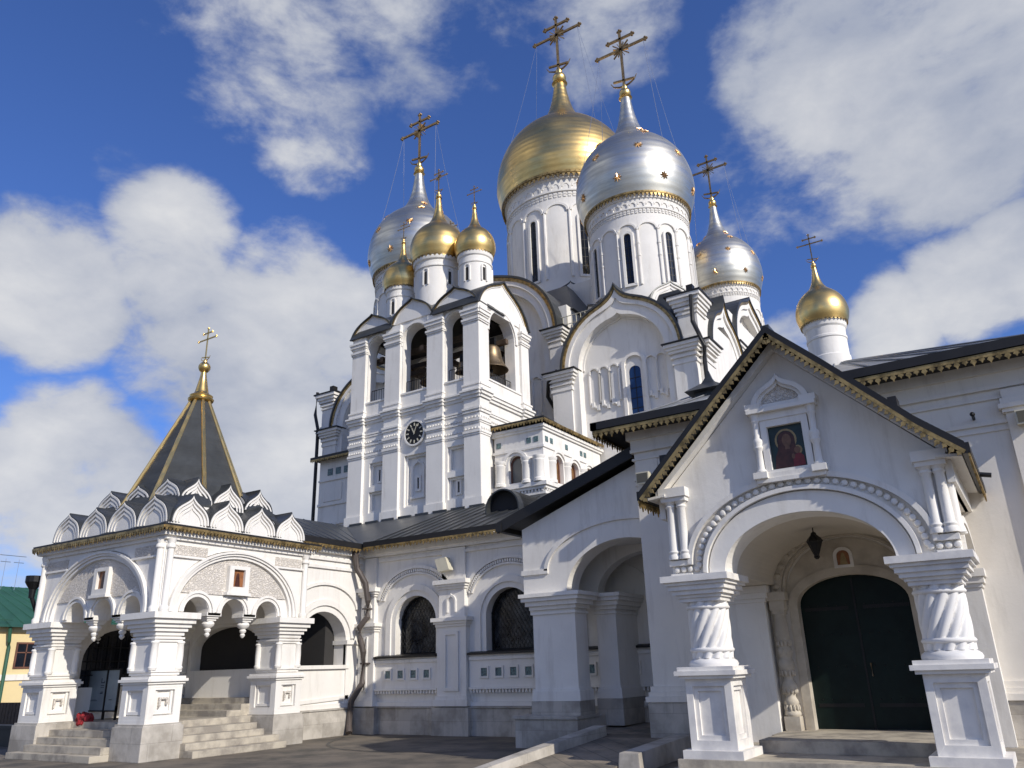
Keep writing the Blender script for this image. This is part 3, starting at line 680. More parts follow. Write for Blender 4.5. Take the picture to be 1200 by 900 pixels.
# string courses between the pilasters
for (a0, a1, fr) in [(x0, x1, fB) for x0, x1 in BAYS]+[(26.72, 29.5, fS)]:
    q = MB()
    for (z0, z1, e_) in ((11.24, 11.3, .04), (11.3, 11.4, .07), (11.8, 11.9, .07), (12.22, 12.3, .05), (12.32, 12.4, .08), (12.85, 12.98, .1), (12.98, 13.12, .2), (13.12, 13.2, .28), (13.2, 13.85, .05), (13.85, 13.93, .12)):
        if fr is fB and a0 < -22 < a1+1 and 11.2 < z0 < 12.5 and abs((a0+a1)/2+21.7) < .5: continue
        q.fbox(fr, a0, a1, z0, z1, -.2, e_*.65)
    if not abs((a0+a1)/2+21.7) < .5:
        dentils(q, fr, a0, a1, 11.45, 11.52, -.1, .05, .14); dentils(q, fr, a0, a1, 11.94, 12.01, -.1, .05, .14)
    q.build('string_course', 'plaster', bt)
# recessed panels with slit niches
for (a_, b_, z0, z1) in ((-24.32, -23.5, 9.85, 10.95), (-24.32, -23.5, 8.65, 9.6), (-22.25, -20.98, 8.65, 10.95), (-19.85, -18.98, 9.85, 10.95), (-19.85, -18.98, 8.65, 9.6)):
    q = MB(); q.band(fB, [(a_, z0), (a_, z1), (b_, z1), (b_, z0), (a_, z0)], [(a_+.1, z0+.1), (a_+.1, z1-.1), (b_-.1, z1-.1), (b_-.1, z0+.1), (a_+.1, z0+.1)], -.28, -.12)
    q.build('recessed_panel', 'plaster', bt)
for (c, z0, z1) in ((-23.85, 10.1, 10.62), (-21.6, 9.42, 9.92), (-19.4, 8.95, 9.42)):
    q = MB(); q.band(fB, [(c-.15, z0-.1), (c-.15, z1+.08), (c+.15, z1+.08), (c+.15, z0-.1), (c-.15, z0-.1)], [(c-.055, z0), (c-.055, z1), (c+.055, z1), (c+.055, z0), (c-.055, z0)], -.26, -.17)
    if c == -21.6:
        q.band(fB, [(c-.36, 9.1), (c-.36, 10.3)]+ogee(c, 10.3, .36, .45)+[(c+.36, 10.3), (c+.36, 9.1)], [(c-.28, 9.1), (c-.28, 10.3)]+ogee(c, 10.3, .28, .35)+[(c+.28, 10.3), (c+.28, 9.1)], -.26, -.14)
        q.fbox(fB, c-.4, c+.4, 9.0, 9.1, -.26, -.12)
    s_ = q.build('slit_window', 'plaster', bt); q = MB(); q.fbox(fB, c-.055, c+.055, z0, z1, -.26, -.22); q.build('pane', 'glass', s_)
# clock
q = MB(); cc = (-21.62, 11.9)
ring = lambda r, n=40: [(cc[0]+r*math.cos(2*PI*i/n), cc[1]+r*math.sin(2*PI*i/n)) for i in range(n)]
q.wall(fB, ring(.52), -.05, .10); ck = q.build('clock', 'iron', bt)
q = MB(); ra = ring(.60)+[ring(.60)[0]]; rb = ring(.52)+[ring(.52)[0]]; q.band(fB, ra, rb, -.05, .13); q.build('rim', 'plaster', ck)
q = MB()
def clock_bar(q, ang, r0, r1, w_, d0, d1):
    u = Vector((math.sin(ang), math.cos(ang))); n_ = Vector((u.y, -u.x))*w_; c0 = Vector(cc)
    q.wall(fB, [tuple(c0+u*r0-n_), tuple(c0+u*r1-n_*.8), tuple(c0+u*r1+n_*.8), tuple(c0+u*r0+n_)], d0, d1)
for k in range(12): clock_bar(q, 2*PI*k/12, .33, .47, .030, .10, .115)
q.build('numeral', 'lampbody', ck)
q = MB(); clock_bar(q, math.radians(22), -.08, .42, .018, .12, .13); q.build('minute_hand', 'lampbody', ck)
q = MB(); clock_bar(q, math.radians(-27), -.06, .27, .025, .135, .145); q.build('hour_hand', 'lampbody', ck)
# arch mouldings and keel gables with their roofs
for (c, h_, zt) in ARF:
    q = MB(); zz = zt-h_
    q.band(fB, [(c-h_-.16, zz-.2)]+arc(c, zz, h_+.16, h_+.16, 14)+[(c+h_+.16, zz-.2)], [(c-h_-.03, zz-.2)]+arc(c, zz, h_+.03, h_+.03, 14)+[(c+h_+.03, zz-.2)], -.1, .09); q.build('arch_moulding', 'plaster', bt)
q = MB(); q.band(fS, [(28.05-1.3, 16.3)]+arc(28.05, 16.42, 1.3, 1.3, 16)+[(28.05+1.3, 16.3)], [(28.05-1.12, 16.3)]+arc(28.05, 16.42, 1.12, 1.12, 16)+[(28.05+1.12, 16.3)], -.1, .08); q.build('arch_moulding', 'plaster', bt)
BTG = spline([(-1.0, 0), (-.95, .10), (-.86, .30), (-.70, .52), (-.48, .70), (-.26, .83), (-.1, .92), (0, 1), (.1, .92), (.26, .83), (.48, .70), (.70, .52), (.86, .30), (.95, .10), (1.0, 0)], 3)[1:-1]
def tgable(fr, c, hw, z0, tip, depth):
    pth = [(c-hw, z0)]+[(c+hw*x, z0+tip*y) for x, y in BTG]+[(c+hw, z0)]
    q = MB(); q.wall(fr, pth, -.6, .06); q.band(fr, scale_path(pth, c, z0, .98), scale_path(pth, c, z0, .92), 0, .10); ob = q.build('gable', 'plaster', bt)
    q = MB(); q.band(fr, scale_path(pth, c, z0-.02, 1.06, 1.055), scale_path(pth, c, z0-.02, 1.004), -depth, .20); q.build('roof_cover', 'roof', ob)
    q = MB(); q.band(fr, scale_path(pth, c, z0-.02, 1.0, 1.0), scale_path(pth, c, z0-.02, .955), -.1, .13); q.build('eave_trim', 'lace_gold', ob)
tgable(fB, -24.35, 1.30, 17.38, 1.02, 2.0); tgable(fB, -21.85, 1.24, 17.52, 1.05, 2.0); tgable(fB, -19.35, 1.30, 17.38, 1.02, 2.0)
tgable(fS, 28.1, 2.12, 17.3, 1.78, 2.4); tgable(left(BX0+.1), 28.1, 2.12, 17.3, 1.78, 2.4)
tgable(back(BY1), -24.35, 1.30, 17.38, 1.02, 2.0); tgable(back(BY1), -21.85, 1.24, 17.52, 1.05, 2.0)
q = MB(); q.box(BX0+.3, BX1-.3, BY0+.4, BY1-.2, 17.56, 17.9)
q.hexa([(BX0+.2, BY0+.3, 17.9), (BX1-.25, BY0+.3, 17.9), (BX1-.25, BY1-.1, 17.9), (BX0+.2, BY1-.1, 17.9), (BX0+1.8, BY0+1.5, 18.9), (BX1-1.7, BY0+1.5, 18.9), (BX1-1.7, BY1-1.2, 18.9), (BX0+1.8, BY1-1.2, 18.9)]); q.build('roof', 'roof', bt)
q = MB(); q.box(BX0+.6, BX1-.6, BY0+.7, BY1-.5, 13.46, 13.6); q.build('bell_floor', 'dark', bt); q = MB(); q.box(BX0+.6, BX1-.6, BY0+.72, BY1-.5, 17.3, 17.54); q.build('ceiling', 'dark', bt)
# beams and railings
q = MB()
for (x0, y0, x1, y1, z) in ((-25.2, 27.3, -18.4, 27.3, 16.35), (-25.2, 28.9, -18.4, 28.9, 16.35), (-24.2, 26.6, -24.2, 30, 16.1), (-21.7, 26.6, -21.7, 30, 16.1), (-19.2, 26.6, -19.2, 30, 16.1), (-25.2, 28.1, -22.6, 28.1, 15.6)):
    dx, dy = (.0, .11) if y0 == y1 else (.11, 0)
    q.box(min(x0, x1)-dx, max(x0, x1)+dx, min(y0, y1)-dy, max(y0, y1)+dy, z, z+.24)
for x in (-25.0, -23.3, -20.4, -18.7): q.box(x-.09, x+.09, 29.2, 29.38, 13.6, 17.3)
q.build('bell_beam', 'wood', bt)
def railing(fr, a0, a1, z0, h_, parent, d_=-.25):
    q = MB(); k = max(3, int((a1-a0)/.14))
    for i in range(k+1): t = a0+(a1-a0)*i/k; q.tube([fr(t, z0, d_), fr(t, z0+h_, d_)], .014, 4)
    for zz in (z0+.1, z0+h_): q.tube([fr(a0, zz, d_), fr(a1, zz, d_)], .02, 4)
    return q.build('railing', 'iron', parent)
railing(fB, -24.55, -23.5, 13.96, .62, bt); railing(fB, -22.4, -20.98, 13.96, .62, bt); railing(fB, -19.93, -18.94, 13.96, .62, bt); railing(fS, 27.0, 29.1, 13.96, .5, bt)
# small drums and domes
for (x, y, r, z0, z1, R, ze, H) in ((-21.88, 28.1, 1.17, 18.0, 21.25, 1.47, 21.95, 1.5), (-19.5, 27.95, .80, 17.9, 20.85, 1.02, 21.35, 1.15), (-24.1, 27.95, .80, 17.9, 20.35, 1.05, 20.85, 1.1), (-22.25, 29.6, .80, 17.9, 20.6, 1.02, 21.1, 1.15)):
    q = MB(); q.lathe([(r*1.06, z0), (r*1.06, z0+.15), (r, z0+.2), (r, z1-.62), (r*1.05, z1-.6), (r*1.05, z1-.52), (r, z1-.5), (r, z1-.25), (r*1.07, z1-.2), (r*1.1, z1-.1), (r*1.1, z1), (r*.9, z1+.02)], (x, y, 0), 40)
    dr = q.build('drum', 'plaster', bt, smooth=True, sharp=30)
    for k in range(6):
        t = 2*PI*(k+.1)/6-PI/2; fr = Fr((x+r*math.cos(t), y+r*math.sin(t), 0), (-math.sin(t), math.cos(t), 0), (math.cos(t), math.sin(t), 0))
        q = MB(); q.band(fr, [(-.17, z1-1.6)]+arc(0, z1-.85, .17, .17, 8)+[(.17, z1-1.6)], [(-.1, z1-1.6)]+arc(0, z1-.85, .1, .1, 8)+[(.1, z1-1.6)], -.05, .05); nm = q.build('niche', 'plaster', dr)
        q = MB(); q.fbox(fr, -.07, .07, z1-1.55, z1-.88, -.1, .015); q.build('slit_pane', 'dark', dr)
    dome(bt, (x, y, ze), R, 'gold', H, seg=48, skirt=True, neck=1.15)
# bells: each hangs from a beam and is a thing of its own
def bell(x, y, zb, r, h_, label):
    o = thing('bell', label, 'bell', (x, y, zb), 'bells hung in the belfry arches')
    q = MB(); q.lathe(spline([(r*1.0, 0), (r*.97, .04*h_), (r*.80, .2*h_), (r*.64, .45*h_), (r*.56, .75*h_), (r*.48, .9*h_), (r*.28, .98*h_), (.02, h_)], 4), (x, y, zb), 40, cap=False)
    q.lathe([(.02, .9*h_), (r*.26, .87*h_), (r*.46, .78*h_), (r*.58, .42*h_), (r*.90, .03*h_), (r, 0)], (x, y, zb), 40, cap=False)
    q.build('bell_body', 'bronze', o, smooth=True)
    q = MB(); q.box(x-.3*r, x+.3*r, y-.07, y+.07, zb+h_*.97, zb+h_+.35); q.tube([(x, y-.25*r, zb+h_), (x, y-.25*r, zb+h_+.25)], .05, 6); q.tube([(x, y+.25*r, zb+h_), (x, y+.25*r, zb+h_+.25)], .05, 6); q.build('hanger', 'iron', o)
    q = MB(); q.tube([(x, y, zb+.8*h_), (x, y, zb+.05)], .025, 6); q.ball((x, y, zb), .09, 10); q.build('clapper', 'iron', o)
bell(-18.95, 28.35, 14.95, .80, 1.25, 'large bronze bell hanging in the sunlit side arch of the belfry')
bell(-21.75, 27.7, 14.75, .72, 1.1, 'bell in the wide middle front arch of the belfry')
bell(-19.6, 26.95, 14.55, .34, .55, 'small bell in the front belfry arch next to the sunlit corner')
bell(-24.0, 27.2, 15.1, .42, .65, 'dark bell in the front belfry arch farthest from the silver starred front dome')

# ------------------------------------------------------------------ closed loggia beside the tower
LX0, LX1, LY0, LY1 = -18.02, -15.62, 27.06, 32.3
lg = thing('loggia', 'small white loggia with arched amber windows between the clock tower and the cathedral', 'loggia', (LX1, LY0, 6))
q = MB(); fr = front(LY0); fs = right(LX1)
fwins = [(-16.98, .36)]; swins = [(28.32, .38), (29.75, .36), (31.1, .36)]
hole = lambda c, h_: [(c-h_, 9.12)]+arc(c, 9.95, h_, h_*.95, 12)+[(c+h_, 9.12)]
q.wall(fr, [(LX0, 9.0), (LX1, 9.0), (LX1, 11.45), (LX0, 11.45)], -.3, 0, holes=[hole(*h_) for h_ in fwins])
q.wall(fs, [(LY0+.3, 9.0), (LY1, 9.0), (LY1, 11.45), (LY0+.3, 11.45)], -.3, 0, holes=[hole(*h_) for h_ in swins])
q.box(LX0, LX1-.02, LY0+.05, LY1, 6.2, 8.98)
cornice(q, LX0, LX1, LY0, LY1, [(8.3, 8.5, -.005), (8.5, 8.62, .06), (8.72, 8.84, .1), (8.84, 9.0, .18), (10.45, 10.55, .05), (11.2, 11.3, .08), (11.3, 11.42, .14)])
dentils(q, fr, LX0, LX1, 8.62, 8.72, -.05, .08, .16); dentils(q, fs, LY0, LY1, 8.62, 8.72, -.05, .08, .16)
q.build('wall', 'plaster', lg)
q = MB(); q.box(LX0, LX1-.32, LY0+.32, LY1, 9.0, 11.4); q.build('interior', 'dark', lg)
for (c, h_), f_, mt in [(h_, fr, 'pane_grey') for h_ in fwins]+[(h_, fs, 'pane_tan') for h_ in swins]:
    q = MB(); pth = hole(c, h_); q.band(f_, pth, [(c+(x-c)*.82, 9.12+(z-9.12)*.93) for x, z in pth], -.26, -.18); wd = q.build('window', 'window_wood', lg)
    q = MB(); q.wall(f_, hole(c, h_), -.27, -.225); q.build('pane', mt, wd)
    q = MB(); q.band(f_, arc(c, 9.95, h_+.26, h_+.22, 12), arc(c, 9.95, h_+.12, h_+.1, 12), -.05, .06); q.build('arch_moulding', 'plaster', lg)
def stub(x, y, r):
    q = MB(); q.lathe([(r*1.15, 9.02), (r*1.15, 9.14), (r*.95, 9.18), (r, 9.25), (r, 9.85), (r*1.1, 9.88), (r*1.1, 9.93), (r*1.0, 9.95), (r*1.2, 10.03), (r*1.25, 10.1)], (x, y, 0), 20); q.build('column', 'plaster', lg, smooth=True, sharp=40)
for x in (-17.72, -16.42, -15.84): stub(x, LY0-.02, .21)
for y in (27.7, 28.98, 30.42, 31.7): stub(LX1-.02, y, .21)
for x in (-17.8, -16.3, -15.95): q = MB(); q.fbox(fr, x-.11, x+.11, 10.72, 10.95, -.05, .02); q.build('tile', 'tile', lg)
for y in (27.35, 27.75, 29.05, 30.4, 30.75): q = MB(); q.fbox(fs, y-.11, y+.11, 10.72, 10.95, -.05, .02); q.build('tile', 'tile', lg)
q = MB(); q.hexa([(LX0, LY0-.28, 11.58), (LX1+.25, LY0-.28, 11.58), (LX1+.25, LY1, 11.58), (LX0, LY1, 11.58), (LX0, LY0-.28, 11.68), (LX1+.25, LY0-.28, 11.68), (LX1-1.0, LY1, 12.3), (LX0, LY1, 12.9)]); q.build('roof', 'roof_edge', lg)
q = MB(); q.lace((LX0, LY0-.26, 11.6), (LX1+.23, LY0-.26, 11.6), (0, 0, -1), (0, -1, 0), .2); q.lace((LX1+.23, LY0-.26, 11.6), (LX1+.23, LY1, 11.6), (0, 0, -1), (1, 0, 0), .2); q.build('gold_lace', 'lace_gold', lg)

# ------------------------------------------------------------------ long gallery wing with the stair wall
GY = 21.6
gal = thing('gallery_wing', 'long white gallery wing with two grilled round arched windows and a dark metal roof', 'gallery', (-16, GY, 0))
fG = front(GY); fC = right(-20.2)
def pil_x(a0, a1): return [(a0, .84), (a1, .84)]
WINS = [(-17.76, .88), (-13.98, .88)]
whole = lambda c, h_: [(c-h_, 2.46)]+arc(c, 3.5, h_, .86, 18)+[(c+h_, 2.46)]
q = MB(); q.wall(fG, [(-20.2, 0), (-7.95, 0), (-7.95, 6.1), (-20.2, 6.1)], -.55, 0, holes=[whole(*x) for x in WINS])
# stepped archivolts, string course, cornice
for (c, h_) in WINS+[(-10.2, .88)]:
    q.band(fG, [(c-1.28, 2.46)]+arc(c, 3.5, 1.28, 1.24, 20)+[(c+1.28, 2.46)], [(c-1.06, 2.46)]+arc(c, 3.5, 1.06, 1.04, 20)+[(c+1.06, 2.46)], -.05, .06)
    q.band(fG, arc(c, 4.05, 1.72, 1.33, 20, 168, 12), arc(c, 4.05, 1.60, 1.22, 20, 168, 12), -.05, .10)
    q.band(fG, arc(c, 4.05, 1.46, 1.09, 20, 168, 12), arc(c, 4.05, 1.40, 1.03, 20, 168, 12), -.05, .07)
    for i in range(44):
        t = math.radians(168-156*(i+.5)/44); fr = Fr(fG(c+1.53*math.cos(t), 4.05+1.155*math.sin(t), 0), (1, 0, 0), (0, -1, 0)); q.fbox(fr, -.028, .028, -.05, .05, -.05, .075)
q.fbox(fG, -19.4, -8, 5.62, 5.72, -.1, .08); q.fbox(fG, -20.2, -8, 5.82, 5.92, -.1, .14); q.fbox(fG, -20.2, -8, 5.92, 6.12, -.1, .22)
for (a0, a1) in ((-19.4, -16.72), (-15.45, -12.8), (-11.7, -8.6)):
    q.fbox(fG, a0, a1, .84, .98, -.1, .13); dentils(q, fG, a0, a1, 1.24, 1.34, -.05, .14, .12); q.fbox(fG, a0, a1, 1.34, 1.40, -.05, .17)
    q.fbox(fG, a0, a1, 1.40, 2.36, -.05, .11); q.fbox(fG, a0, a1, 2.2, 2.30, -.05, .15)
q.build('wall', 'plaster', gal)
q = MB(); q.fbox(fG, -20.4, -8, 0, .8, -.2, .16); q.fbox(fG, -20.42, -8, .8, .86, -.2, .20)
for (a0, a1) in ((-20.35, -19.2), (-16.8, -15.35), (-12.9, -11.6)): q.fbox(fG, a0, a1, 0, .82, -.1, .34)
q.build('plinth', 'stone', gal)
for (a0, a1) in ((-19.4, -16.72), (-15.45, -12.8), (-11.7, -8.6)):
    q = MB(); q.hexa([fG(a0, 2.36, -.1), fG(a1, 2.36, -.1), fG(a1, 2.36, .24), fG(a0, 2.36, .24), fG(a0, 2.48, -.1), fG(a1, 2.48, -.1), fG(a1, 2.42, .24), fG(a0, 2.42, .24)]); q.build('window_sill', 'roof_edge', gal)
    for k in range(4):
        c = a0+.58+k*(a1-a0-1.02)/3.0
        q = MB(); q.band(fG, [(c-.17, 1.66), (c-.17, 2.02), (c+.17, 2.02), (c+.17, 1.66), (c-.17, 1.66)], [(c-.115, 1.72), (c-.115, 1.96), (c+.115, 1.96), (c+.115, 1.72), (c-.115, 1.72)], 0, .15)
        tf = q.build('tile_frame', 'plaster', gal); q = MB(); q.fbox(fG, c-.115, c+.115, 1.72, 1.96, 0, .122); q.build('tile', 'tile', tf)
for (a0, a1) in ((-20.12, -19.4), (-16.66, -15.5), (-12.8, -11.7)):
    q = MB(); q.fbox(fG, a0, a1, .86, 3.3, -.1, .22); c0, c1 = a0+.28, a1-.28
    for (z0, z1, e_) in ((.86, 1.05, .1), (1.05, 1.16, .05), (3.26, 3.34, .05), (3.34, 3.42, .1), (3.42, 3.54, .17)): q.fbox(fG, a0-e_*.9, a1+e_*.9, z0, z1, -.1, .22+e_)
    q.band(fG, [(c0, 1.3), (c0, 3.1), (c1, 3.1), (c1, 1.3), (c0, 1.3)], [(c0+.1, 1.4), (c0+.1, 3.0), (c1-.1, 3.0), (c1-.1, 1.4), (c0+.1, 1.4)], .1, .27)
    q.fbox(fG, a0+.06, a1-.06, 3.54, 4.5, -.1, .20)
    for (z0, z1, e_) in ((4.44, 4.52, .05), (4.52, 4.6, .1), (4.6, 4.74, .16)): q.fbox(fG, a0+.06-e_, a1-.06+e_, z0, z1, -.1, .20+e_)
    q.fbox(fG, a0+.1, a1-.1, 4.74, 5.8, -.1, .10)
    cm = (a0+a1)/2; q.band(fG, [(cm-.2, 3.7)]+ogee(cm, 4.05, .2, .26)+[(cm+.2, 3.7)], [(cm-.13, 3.7)]+ogee(cm, 4.05, .13, .18)+[(cm+.13, 3.7)], .1, .25)
    q.build('pilaster', 'plaster', gal)
for (c, h_) in WINS:
    q = MB(); pth = whole(c, h_); q.band(fG, pth+[pth[0]], [(c+(x-c)*.93, 2.46+.06+(z-2.46)*.94) for x, z in pth]+[(c-h_*.93, 2.52)], -.42, -.32); wd = q.build('window', 'iron', gal)
    q = MB(); q.wall(fG, pth, -.5, -.41); q.build('pane', 'gallery_glass', wd)
    q = MB()   # lattice of flat wavy bars
    def inside(x, z): return abs(x-c) < h_*.97 and z > 2.48 and (z < 3.5 or ((x-c)/(h_*.97))**2+((z-3.5)/.84)**2 < 1)
    for k in range(-16, 30):
        for sg in (-1, 1):
            seg = []
            for i in range(0, 60):
                z = 2.46+i*.033; x = c+sg*((z-2.46)*.62+(k-6)*.14)+.018*math.sin(i*1.9)
                if inside(x, z): seg.append(fG(x, z, -.27+.012*sg))
                else:
                    if len(seg) > 2: q.tube(seg, .011, 4)
                    seg = []
            if len(seg) > 2: q.tube(seg, .011, 4)
    q.build('iron_grille', 'iron', wd)
# stair wall turning towards the tent porch (faces right)
q = MB(); sp = 2.95
q.wall(fC, [(17.6, 0), (21.75, 0), (21.75, 6.1), (17.6, 6.1)], -.55, 0, holes=[[(18.72, 2.16)]+[(18.72, sp)]+arc(19.78, sp, 1.06, .96, 18)[1:-1]+[(20.84, sp), (20.84, 2.16)]])
q.band(fC, arc(19.8, sp, 1.42, 1.36, 18, 175, 5), arc(19.8, sp, 1.24, 1.16, 18, 175, 5), -.05, .06)
q.band(fC, arc(19.8, 3.9, 1.55, .98, 18, 172, 8), arc(19.8, 3.9, 1.45, .88, 18, 172, 8), -.05, .07)
q.fbox(fC, 18.1, 21.45, 5.32, 5.42, -.1, .07); q.fbox(fC, 18.1, 21.45, 5.6, 5.7, -.1, .07); q.fbox(fC, 17.9, 21.5, 5.85, 6.1, -.1, .16)
q.fbox(fC, 18.0, 21.0, .84, 1.0, -.1, .09); q.hexa([fC(18.0, 1.0, -.1), fC(21.0, 1.12, -.1), fC(21.0, 1.12, .05), fC(18.0, 1.0, .05), fC(18.0, 1.1, -.1), fC(21.0, 1.24, -.1), fC(21.0, 1.24, .05), fC(18.0, 1.1, .05)])
q.fbox(fC, 18.1, 20.95, 2.08, 2.2, -.58, .09)
q.fbox(fC, 20.84, 21.4, 1.0, 3.0, -.1, .05); q.fbox(fC, 20.78, 21.45, 2.86, 3.0, -.6, .12)
q.box(-22.9, -20.76, 21.0, 21.62, 0, 6.0)
q.build('stair_wall', 'plaster', gal)
q = MB(); q.fbox(fC, 18.0, 21.1, 0, .8, -.2, .13); q.fbox(fC, 18.0, 21.1, .8, .86, -.2, .16); q.build('plinth', 'stone', gal)
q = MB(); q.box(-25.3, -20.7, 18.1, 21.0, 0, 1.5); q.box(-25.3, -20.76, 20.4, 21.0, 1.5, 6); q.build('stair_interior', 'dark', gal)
# roofs
q = MB()
zr = lambda y: 6.26+(y-21.05)*.385
q.hexa([(-20.0, 21.05, 6.14), (-7.95, 21.05, 6.14), (-7.95, 26.5, zr(26.5)-.12), (-26.0, 26.5, zr(26.5)-.12), (-20.0, 21.05, 6.26), (-7.95, 21.05, 6.26), (-7.95, 26.5, zr(26.5)), (-26.0, 26.5, zr(26.5))])
q.hexa([(-19.85, 17.9, 6.12), (-19.85, 21.3, 6.12), (-26.0, 26.5, 8.2), (-26.0, 17.9, 8.0), (-19.85, 17.9, 6.22), (-19.85, 21.3, 6.22), (-26.0, 26.5, 8.34), (-26.0, 17.9, 8.2)])
seamlines(q, (-19.4, 21.05, 6.28), (-8, 21.05, 6.28), (-19.4, 26, zr(26)+.02), (-8, 26, zr(26)+.02), 22)
seamlines(q, (-19.85, 18.0, 6.24), (-19.85, 21.2, 6.24), (-26.0, 18.0, 8.22), (-26, 25.6, 8.33), 9)
for k in range(8):                                # white flashings where the roof meets the tower
    x = -25.2+k*.95; q.box(x, x+.7, 25.9, 25.98, zr(25.9)-.02, zr(25.9)+.10)
q.build('roof', 'roof', gal)
q = MB(); q.box(-19.7, -7.95, 20.98, 21.08, 6.10, 6.30); q.box(-19.88, -19.78, 17.9, 21.1, 6.08, 6.27); q.build('gutter', 'roof_edge', gal)
q = MB(); q.lace((-19.7, 21.0, 6.12), (-8, 21.0, 6.12), (0, 0, -1), (0, -1, 0), .17); q.lace((-19.82, 18.2, 6.1), (-19.82, 21.0, 6.1), (0, 0, -1), (1, 0, 0), .17); q.build('gold_lace', 'lace_gold', gal)
# arched dormer
q = MB(); fr = front(23.6); pth = [(-16.15, 7.0)]+arc(-15.42, 7.35, .73, .72, 16)+[(-14.69, 7.0)]
q.band(fr, pth, [(-15.42+(x+15.42)*.93, 7.0+(z-7.0)*.95) for x, z in pth], -2.2, .06); dm_ = q.build('dormer', 'roof', gal)
q = MB(); q.wall(fr, pth, -2.0, -.25); q.build('louvre', 'dark', dm_)
# rain pipe in the corner
q = MB(); q.lathe([(.07, -.1), (.2, .18), (.2, .3)], (-20.05, 21.0, 5.72), 4); q.tube([(-20.0, 20.9, 5.9), (-19.95, 21.0, 5.4), (-19.72, 21.2, 4.9), (-19.62, 21.25, 4.3), (-19.62, 21.25, 3.75), (-19.85, 21.1, 3.4), (-19.78, 21.1, 3.0), (-19.68, 21.16, 2.6), (-19.68, 21.16, 1.6), (-19.95, 20.95, 1.05), (-19.98, 20.9, .3), (-19.85, 20.8, .08)], .105, 10)
for z in (4.0, 2.2): q.box(-19.80, -19.54, 21.15, 21.6, z, z+.05)
q.build('rain_pipe', 'brownpipe', gal)

# ------------------------------------------------------------------ tent porch
TX0, TX1, TY0, TY1 = -25.35, -19.32, 12.95, 18.1
TCX, TCY = (TX0+TX1)/2, (TY0+TY1)/2
tp = thing('tent_porch', 'white arcaded porch under a dark tent spire with gilded ribs', 'porch', (TCX, TCY, 0))
fA = front(TY0); fBr = right(TX1); fAl = left(TX0); fAb = back(TY1)
PW, PD = 1.12, 1.0
def porch_pillar(x0, y0):
    x1, y1 = x0+PW, y0+PD
    q = MB(); q.box(x0+.1, x1-.1, y0+.1, y1-.1, .84, 1.86)
    cornice(q, x0, x1, y0, y1, [(.84, .96, -.002), (1.72, 1.80, -.002), (1.80, 1.86, .04), (1.86, 1.93, .09), (1.93, 1.99, .04)])
    i = .12
    q.box(x0+i, x1-i, y0+i, y1-i, 1.9, 3.1)
    for zz in (2.02, 2.84): cornice(q, x0+i, x1-i, y0+i, y1-i, [(zz, zz+.07, .035), (zz+.07, zz+.12, .07)])
    cornice(q, x0+i, x1-i, y0+i, y1-i, [(3.0, 3.1, .05), (3.1, 3.2, .11), (3.2, 3.3, .17), (3.3, 3.42, .24), (3.42, 3.58, .32)])
    for fr, a0, a1 in ((front(y0), x0, x1), (right(x1), y0, y1), (left(x0), y0, y1), (back(y1), x0, x1)):
        m_ = .24; zz0, zz1 = 1.08, 1.70
        A_ = [(a0+.22, 1.05), (a0+.22, 1.66), (a1-.22, 1.66), (a1-.22, 1.05), (a0+.22, 1.05)]; q.band(fr, [(a0+.004, .9), (a0+.004, 1.79), (a1-.004, 1.79), (a1-.004, .9), (a0+.004, .9)], A_, -.11, -.003)
        q.band(fr, [(a0+m_, zz0), (a0+m_, zz1), (a1-m_, zz1), (a1-m_, zz0), (a0+m_, zz0)], [(a0+m_+.07, zz0+.07), (a0+m_+.07, zz1-.07), (a1-m_-.07, zz1-.07), (a1-m_-.07, zz0+.07), (a0+m_+.07, zz0+.07)], -.11, -.05)
    pl = q.build('pillar', 'plaster', tp)
    q = MB(); q.box(x0-.09, x1+.09, y0-.09, y1+.09, 0, .80); q.box(x0-.05, x1+.05, y0-.05, y1+.05, .80, .86); q.build('plinth', 'stone', pl)
    for sx in (x0+i, x1-i):
        for sy in (y0+i, y1-i): q = MB(); q.lathe([(.10, 2.14), (.115, 2.2), (.09, 2.24), (.10, 2.5), (.09, 2.78), (.115, 2.82), (.10, 2.86)], (sx, sy, 0), 14); q.build('colonnette', 'plaster', pl, smooth=True)
    for fr, c in ((right(x1), (y0+y1)/2),):
        q = MB(); q.band(fr, [(c-.13, 1.22), (c-.13, 1.48), (c+.13, 1.48), (c+.13, 1.30)], [(c-.08, 1.27), (c-.08, 1.43), (c+.08, 1.43), (c+.08, 1.30)], -.11, -.02); q.build('carved_mark', 'carved', pl)
porch_pillar(TX1-PW, TY0); porch_pillar(TX0, TY0); porch_pillar(TX1-PW, TY1-PD); porch_pillar(TX0, TY1-PD)
